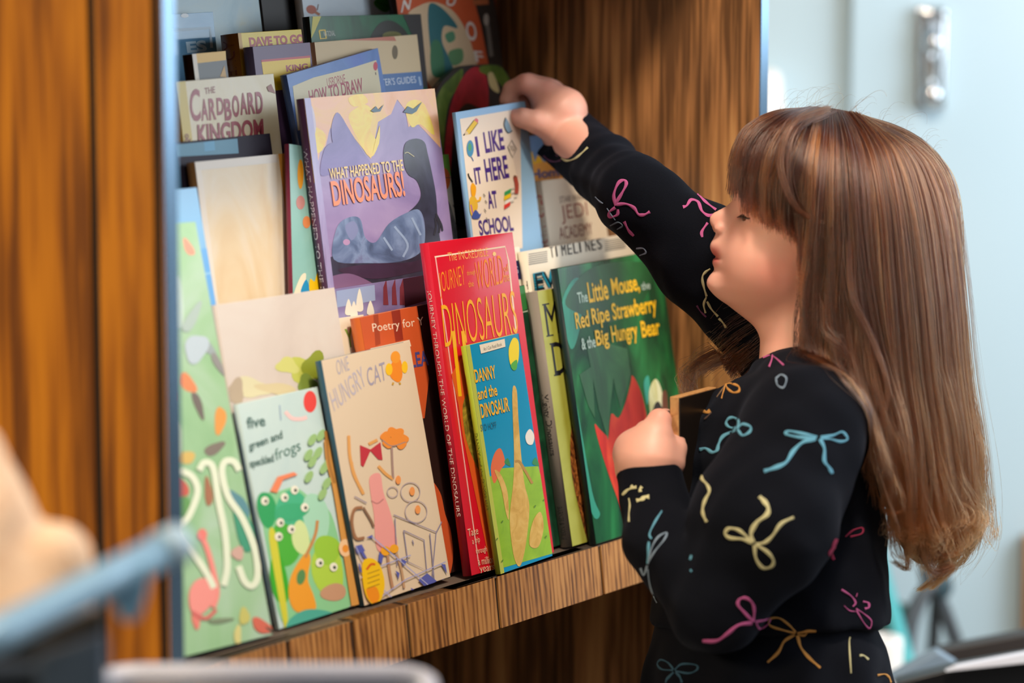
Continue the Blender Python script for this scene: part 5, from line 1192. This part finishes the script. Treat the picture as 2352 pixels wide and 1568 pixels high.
hm = gchild('hair', np_mesh('hair', V, Q), (M('#3a2318', .75, spec=.2),))
hc = bpy.data.hair_curves.new('hair_strands'); hc.add_curves([NP] * n_s)
hc.attributes['position'].data.foreach_set('vector', P3.astype(np.float32).ravel())
tone = np.concatenate([np.array(TONE), rng.uniform(.2, .95, n_s - len(TONE))]); hc.attributes.new('tone', 'FLOAT', 'CURVE').data.foreach_set('value', tone.astype(np.float32))
hc.attributes.new('bleach', 'FLOAT', 'CURVE').data.foreach_set('value', np.clip((S[:, -1, 1] - 950) / 250, 0, 1).astype(np.float32))
rad = np.full((n_s, NP), .00021); rad *= rng.uniform(.7, 1.25, (n_s, 1)); rad[NMAIN:NMAIN + 170] = .00009; rad *= np.linspace(1, .55, NP)[None]
at_ = hc.attributes.get('radius') or hc.attributes.new('radius', 'FLOAT', 'POINT'); at_.data.foreach_set('value', rad.astype(np.float32).ravel())
ho_ = bpy.data.objects.new('hair_strands', hc); COL.objects.link(ho_); hc.materials.append(hair_m)
ho_.parent = girl; ho_.matrix_parent_inverse = GI
# ------------------------------------------------------------ the dark board book held against the chest
a_ = math.radians(58); e1 = Vector((math.cos(a_), math.sin(a_), 0)); up_ = (px(1560, 912, 2.90) - px(1533, 1020, 2.885)).normalized()
up_ = (up_ - e1 * up_.dot(e1)).normalized(); e3 = e1.cross(up_)
w_, h_, t_ = .078, .105, .0115
t = thing('board_book', frame(px(1560, 912, 2.885) - up_ * h_, e1, up_, e3), 'dark board book with worn tan edges held against the navy sweater', 'book')
bm = bmesh.new(); bm_box(bm, (0.0012, 0.0012, -.0012), (w_, h_ - .0012, 0), 0, .0004); bm_box(bm, (0.0012, .0012, -t_), (w_, h_ - .0012, -t_ + .0012), 0, .0004); done(bm, 'cover', (M('#1b1512', .4),), t)
bm = bmesh.new(); bm_box(bm, (0, 0, -t_ + .0012), (w_ - .001, h_, -.0012), 0, .0008); done(bm, 'pages', (paint(('#a9764a', '#c2935f', '#b58a5c'), 60),), t)

# ------------------------------------------------------------ the room beyond the shelf
def on_y(x, y, Y):
    d = px(x, y, 1) - CAM; return CAM + d * (Y / d.y)
WY = 4.55
wallm = paint(('#b8ced8', '#bed3dc', '#c4d8e0'), 2.2, rough=.7, detail=1, dist=.2)
bm = bmesh.new(); bm_box(bm, (-1.2, WY, 0), (2.6, WY + .08, 2.7)); tag(done(bm, 'wall_far', (wallm,)), None, None, kind='structure')
bm = bmesh.new(); bm_box(bm, (-2.6, -1.6, -.05), (2.6, WY + .08, 0))
tag(done(bm, 'floor', (paint(('#8c8378', '#9a9186', '#a39a8f'), 6, rough=.5),)), None, None, kind='structure')
xd = on_y(1945, 400, WY).x; xe = on_y(2460, 400, WY).x
bm = bmesh.new(); bm_box(bm, (xd, WY - .03, .01), (xe, WY - .002, 2.15), 0, .004, 2)
door = tag(done(bm, 'door_1', (paint(('#b8d0dc', '#bdd4df', '#c2d8e2'), 2.0, rough=.45, detail=1, dist=.2),)), None, None, kind='structure')
chrome = M('#e6e8ea', .16, 1.0); 
p0, p1 = on_y(2092, 248, WY), on_y(2166, 14, WY)
bm = bmesh.new(); yb = WY - .032
bm_box(bm, (p0.x, yb - .012, p0.z), (p1.x, yb, p1.z), 0, .004, 3)
cx = (p0.x + p1.x) / 2 - .004
bm_box(bm, (p0.x + .004, yb - .034, p1.z - .018), (p1.x - .002, yb - .010, p1.z - .002), 0, .005, 3)
bm_tube(bm, [(cx, yb - .022, p1.z - .02), (cx, yb - .026, p1.z - .06), (cx, yb - .026, p0.z + .03)], [.011, .0125, .0125], 16)
for z_, r_ in ((p1.z - .052, .015), (p0.z + .022, .017)):
    bm_lathe(bm, [(r_ * .6, -.012), (r_, -.006), (r_, .008), (r_ * .7, .015), (r_ * .3, .018)], 20)
    for v in bm.verts[-100:]: v.co = Vector((v.co.x + cx + .004, yb - .03 - v.co.z, v.co.y + z_))
o = done(bm, 'door_handle', (chrome,)); o.parent = door; o['label'] = 'chrome door handle on its back plate'
# white dispenser on the wall beside the panel
a, b2 = on_y(1690, 330, WY), on_y(1799, 154, WY)
bm = bmesh.new(); bm_box(bm, (a.x, WY - .10, a.z), (b2.x, WY - .001, b2.z), 0, .014, 4)
for v in bm.verts:
    k = (v.co.z - a.z) / (b2.z - a.z); v.co.x -= .008 * k * (v.co.x - a.x) / (b2.x - a.x); v.co.y += .03 * k * (1 if v.co.y < WY - .05 else 0)
disp = tag(done(bm, 'wall_dispenser', (M('#f4f4f2', .25),)), 'white plastic dispenser on the pale blue wall just past the panel edge', 'dispenser')
c_ = on_y(1756, 205, WY - .085); bm = bmesh.new(); bm_lathe(bm, [(.007, 0), (.007, .004), (.004, .006)], 16)
for v in bm.verts: v.co = Vector((c_.x + v.co.x, WY - .081 - v.co.z, c_.z + v.co.y))
o = done(bm, 'button', (M('#8f9296', .4),)); o.parent = disp; o['label'] = 'grey button'

def slab(name, poly, D, th, mat, parent=None, bevel=.002):
    """a board traced at its own distance, with thickness away from the viewer"""
    away = Vector((FWD.x, FWD.y, 0)).normalized()
    bm = bmesh.new(); f = bm.faces.new([bm.verts.new(px(x, y, D if not isinstance(D, (list, tuple)) else D[i])) for i, (x, y) in enumerate(poly)])
    r = bmesh.ops.extrude_face_region(bm, geom=[f])
    for v in r['geom']:
        if isinstance(v, bmesh.types.BMVert): v.co += away * th
    if bevel: bmesh.ops.bevel(bm, geom=bm.edges[:], offset=bevel, segments=2, affect='EDGES', profile=.5)
    return done(bm, name, (mat,), parent)
def floor_thing(name, p, label, cat): return thing(name, Matrix.Translation(Vector((p.x, p.y, 0))), label, cat)
def child(o, root): o.parent = root; o.matrix_parent_inverse = root.matrix_world.inverted(); return o

# grey folding easel and teal pole by the wall
ea = floor_thing('easel', on_y(2140, 1400, 4.25), 'dark grey folding easel with splayed legs before the pale wall', 'easel')
em = M('#4a5056', .5)
def e_leg(pts, r):
    bm = bmesh.new(); bm_tube(bm, [on_y(x, y, Y) for x, y, Y in pts], r, 12); return child(done(bm, 'leg', (em,)), ea)
g0 = on_y(2075, 1500, 4.22); e_l = smooth_line([(2152, 1335, 4.27), (2122, 1362, 4.26), (2098, 1410, 4.25), (2084, 1470, 4.24), (2078, 1530, 4.23)], 5)
bm = bmesh.new(); P = [on_y(*q) for q in e_l]; P.append(Vector((P[-1].x - .005, 4.22, .012))); bm_tube(bm, P, .0115, 12); child(done(bm, 'leg', (em,)), ea)
P = [on_y(2138, 1335, 4.28), on_y(2168, 1400, 4.29), on_y(2205, 1500, 4.31)]; P.append(Vector((P[-1].x + .07, 4.34, .012)))
bm = bmesh.new(); bm_tube(bm, P, .0105, 12); child(done(bm, 'leg', (em,)), ea)
P = [on_y(2148, 1345, 4.30), on_y(2150, 1372, 4.31)]; P.append(Vector((P[-1].x + .01, 4.46, .012)))
bm = bmesh.new(); bm_tube(bm, P, .009, 12); child(done(bm, 'leg', (em,)), ea)
bm = bmesh.new(); bm_tube(bm, [on_y(2132, 1300, 4.28), on_y(2143, 1372, 4.28)], .015, 14); child(done(bm, 'hub', (em,)), ea)
c_ = on_y(2165, 1345, 4.27); bm = bmesh.new(); bm_lathe(bm, [(.004, -.012), (.013, -.01), (.015, 0), (.013, .01), (.006, .013)], 18)
for v in bm.verts: v.co = c_ + Vector((v.co.x, -v.co.z, v.co.y * 1.3))
child(done(bm, 'knob', (M('#3d5560', .4),)), ea)
p, q = on_y(2098, 1580, 4.12), on_y(2003, 1240, 4.33); d = (q - p).normalized()
f0 = p - d * ((p.z - .012) / d.z); q2 = f0 + d * ((WY - .014 - f0.y) / d.y)
bm = bmesh.new(); bm_tube(bm, [f0, f0 + d * .3, q2], .0125, 14); po = done(bm, 'pole', (M('#58b9bd', .35),)); tag(po, 'teal pole leaning on the pale wall behind the child', 'pole')
# dark green bin and a white paper roll at its side
c_ = on_y(2036, 1440, 4.40); zt = on_y(2036, 1395, 4.40).z
bm = bmesh.new(); bm_lathe(bm, [(.050, 0), (.055, .01), (.068, zt - .02), (.072, zt - .01), (.072, zt), (.066, zt), (.060, .02)], 28, center=(c_.x - .035, 4.40))
tag(done(bm, 'waste_bin', (M('#0f4a3a', .45),)), 'dark green waste bin beside the teal pole', 'bin')
c_ = on_y(2040, 1500, 3.95); zt = on_y(2046, 1462, 3.95).z
bm = bmesh.new(); bm_lathe(bm, [(.028, .0), (.030, .006), (.030, zt - .006), (.028, zt), (.012, zt), (.011, zt - .03)], 28, center=(c_.x - .010, 3.95))
tag(done(bm, 'paper_roll', (M('#eeeae6', .7),)), 'white paper roll standing next to the teal pole', 'paper roll')
# low black display table with papers
tb = floor_thing('display_table', px(2250, 1560, 3.62), 'low black display table with a grey end board at the lower right corner', 'table')
blk = M('#0c0b0d', .35)
o = slab('body', [(2062, 1567), (2200, 1532), (2420, 1494), (2420, 1700), (2062, 1700)], 3.52, .03, blk); child(o, tb)
zb = min((o.matrix_world @ v.co).z for v in o.data.vertices)
for x, y in ((2075, 3.55), (2400, 3.55), (2075, 3.78), (2400, 3.78)):
    q = px(x, 1690, y); bm = bmesh.new(); bm_box(bm, (q.x - .012, q.y - .012, 0), (q.x + .012, q.y + .012, q.z + .01), 0, .002); child(done(bm, 'leg', (blk,)), tb)
child(slab('rim', [(2148, 1514), (2158, 1494), (2420, 1444), (2420, 1482), (2200, 1530)], 3.70, .03, M('#2a2320', .5)), tb)
child(slab('end_board', [(2030, 1566), (2155, 1497), (2205, 1528), (2090, 1566)], 3.64, .03, M('#7c8fa0', .4)), tb)
o = slab('paper_sheet', [(2172, 1543), (2198, 1530), (2420, 1488), (2420, 1516)], 3.50, .012, M('#dcdde6', .6), bevel=.001); tag(o, 'white papers lying along the edge of the black display table', 'paper')
# brown cupboard at the right border
q = on_y(2349, 1228, 4.50); bm = bmesh.new(); bm_box(bm, (q.x, 4.475, 0), (q.x + .3, WY - .034, q.z), 0, .004)
cb = tag(done(bm, 'cupboard', (wood_side,)), 'brown wooden cupboard cut off by the right border', 'cupboard')
bm = bmesh.new(); bm_box(bm, (q.x + .02, 4.463, .04), (q.x + .28, 4.475, q.z - .03), 0, .003); o = done(bm, 'door', (wood_side,)); o.parent = cb

# ------------------------------------------------------------ things close to the lens, lower left
steel = M('#86adc9', .38, .15); navy = M('#222f40', .5)
bc = floor_thing('book_cart', px(100, 1560, 1.9), 'blue grey steel book cart with a sloping rail in the near corner', 'cart')
bm = bmesh.new(); bm_tube(bm, [px(-120, 1500, 1.78), px(0, 1452, 1.83), px(200, 1352, 1.90), px(395, 1254, 1.97)], .0118, 20); child(done(bm, 'rail', (steel,)), bc)
bm = bmesh.new(); bm_tube(bm, [px(368, 1268, 1.958), px(408, 1248, 1.974)], .0135, 20); child(done(bm, 'rail_cap', (M('#a9c6dc', .3),)), bc)
child(slab('bracket', [(225, 1348), (345, 1290), (336, 1365), (316, 1426), (282, 1430), (262, 1395)], 1.925, .008, M('#7fb0cf', .4)), bc)
child(slab('side_panel', [(-160, 1520), (60, 1470), (235, 1400), (240, 1568), (236, 1900), (-160, 1900)], 1.93, .02, M('#0d1015', .5)), bc)  # near-black colour paints in the shaded gap below the rail
child(slab('side_panel', [(85, 1505), (236, 1458), (236, 1900), (85, 1900)], 1.90, .012, M('#2d3f55', .5)), bc)
q0, q1 = px(-160, 1895, 1.93), px(218, 1895, 1.93)
for q in (q0, q1, px(-160, 1895, 1.995), px(218, 1895, 1.995)):
    bm = bmesh.new(); bm_tube(bm, [(q.x, q.y, 0), (q.x, q.y, q.z + .12)], .010, 12); child(done(bm, 'leg', (navy,)), bc)
zs = px(0, 1500, 1.95).z
bm = bmesh.new(); bm_box(bm, (q0.x, q0.y + .0, zs - .012), (q1.x - .02, q0.y + .085, zs), 0, .003); child(done(bm, 'tray', (navy,)), bc)
# cream plush toy sitting in the cart
def plush_sdf(P):
    d = ellip(P, px(30, 1400, 2.005), (.050, .045, .045)); d = smin(d, ellip(P, px(-50, 1280, 2.005), (.040, .045, .060)), .02)
    d = smin(d, ellip(P, px(130, 1290, 2.0), (.024, .024, .026)), .014); d = smin(d, cone(P, px(-10, 1180, 2.0), px(-50, 1030, 2.005), .020, .016), .018)
    d = smin(d, ellip(P, px(0, 1450, 2.005), (.06, .05, .03)), .02)
    return smax(d, zs + .001 - P[:, 2], .004)
lo, hi = bbox([px(-230, 950, 2.005), px(240, 1520, 2.005)], .02); lo[1] -= .05; hi[1] += .05
V, Q = sdf_mesh(plush_sdf, lo, hi, .004)
pm = paint(('#d8b294', '#e2c2a6', '#ead0b6'), 60, rough=.9, bump=.4)
tag(link('plush_toy', np_mesh('plush_toy', V, Q), None, (pm,)), 'cream plush toy resting in the blue grey cart', 'plush toy')
# clear plastic tote with a pale rim
tot = floor_thing('storage_tote', px(600, 1560, 2.1), 'tall clear plastic tote with a pale lilac rim along the bottom border', 'tote')
clear, nt, b_ = new_mat('clear_plastic'); b_.inputs['Base Color'].default_value = (.75, .80, .90, 1); b_.inputs['Roughness'].default_value = .15
b_.inputs['Transmission Weight'].default_value = .75; b_.inputs['IOR'].default_value = 1.3
def rrect(x0, x1, y0, y1, r, n=8):
    out = []
    for cx, cy, a0 in ((x1 - r, y1 - r, 0), (x0 + r, y1 - r, 90), (x0 + r, y0 + r, 180), (x1 - r, y0 + r, 270)):
        for k in range(n + 1):
            a = math.radians(a0 + 90 * k / n); out.append((cx + r * math.cos(a), cy + r * math.sin(a)))
    return out
zr = px(600, 1534, 2.2).z; xl, xr = px(225, 1534, 2.2).x, px(985, 1534, 2.2).x
y1_ = px(600, 1534, 2.2).y; y0_ = y1_ - .105
bm = bmesh.new(); rings = []
for z_, ins in ((.002, .03), (zr - .02, .008), (zr - .004, .006)):
    rings.append([bm.verts.new((x, y, z_)) for x, y in rrect(xl + ins, xr - ins, y0_ + ins, y1_ - ins, .03)])
for A, B in zip(rings, rings[1:]):
    for k in range(len(A)): f = bm.faces.new((A[k], A[(k + 1) % len(A)], B[(k + 1) % len(A)], B[k])); f.smooth = True
bm.faces.new(rings[0][::-1]); child(done(bm, 'tub', (clear,)), tot)
bm = bmesh.new(); ring = [Vector((x, y, zr - .005)) for x, y in rrect(xl, xr, y0_, y1_, .034)]
bm_tube(bm, ring, .0085, 10, closed=True); child(done(bm, 'rim', (M('#b9bccb', .35),)), tot)
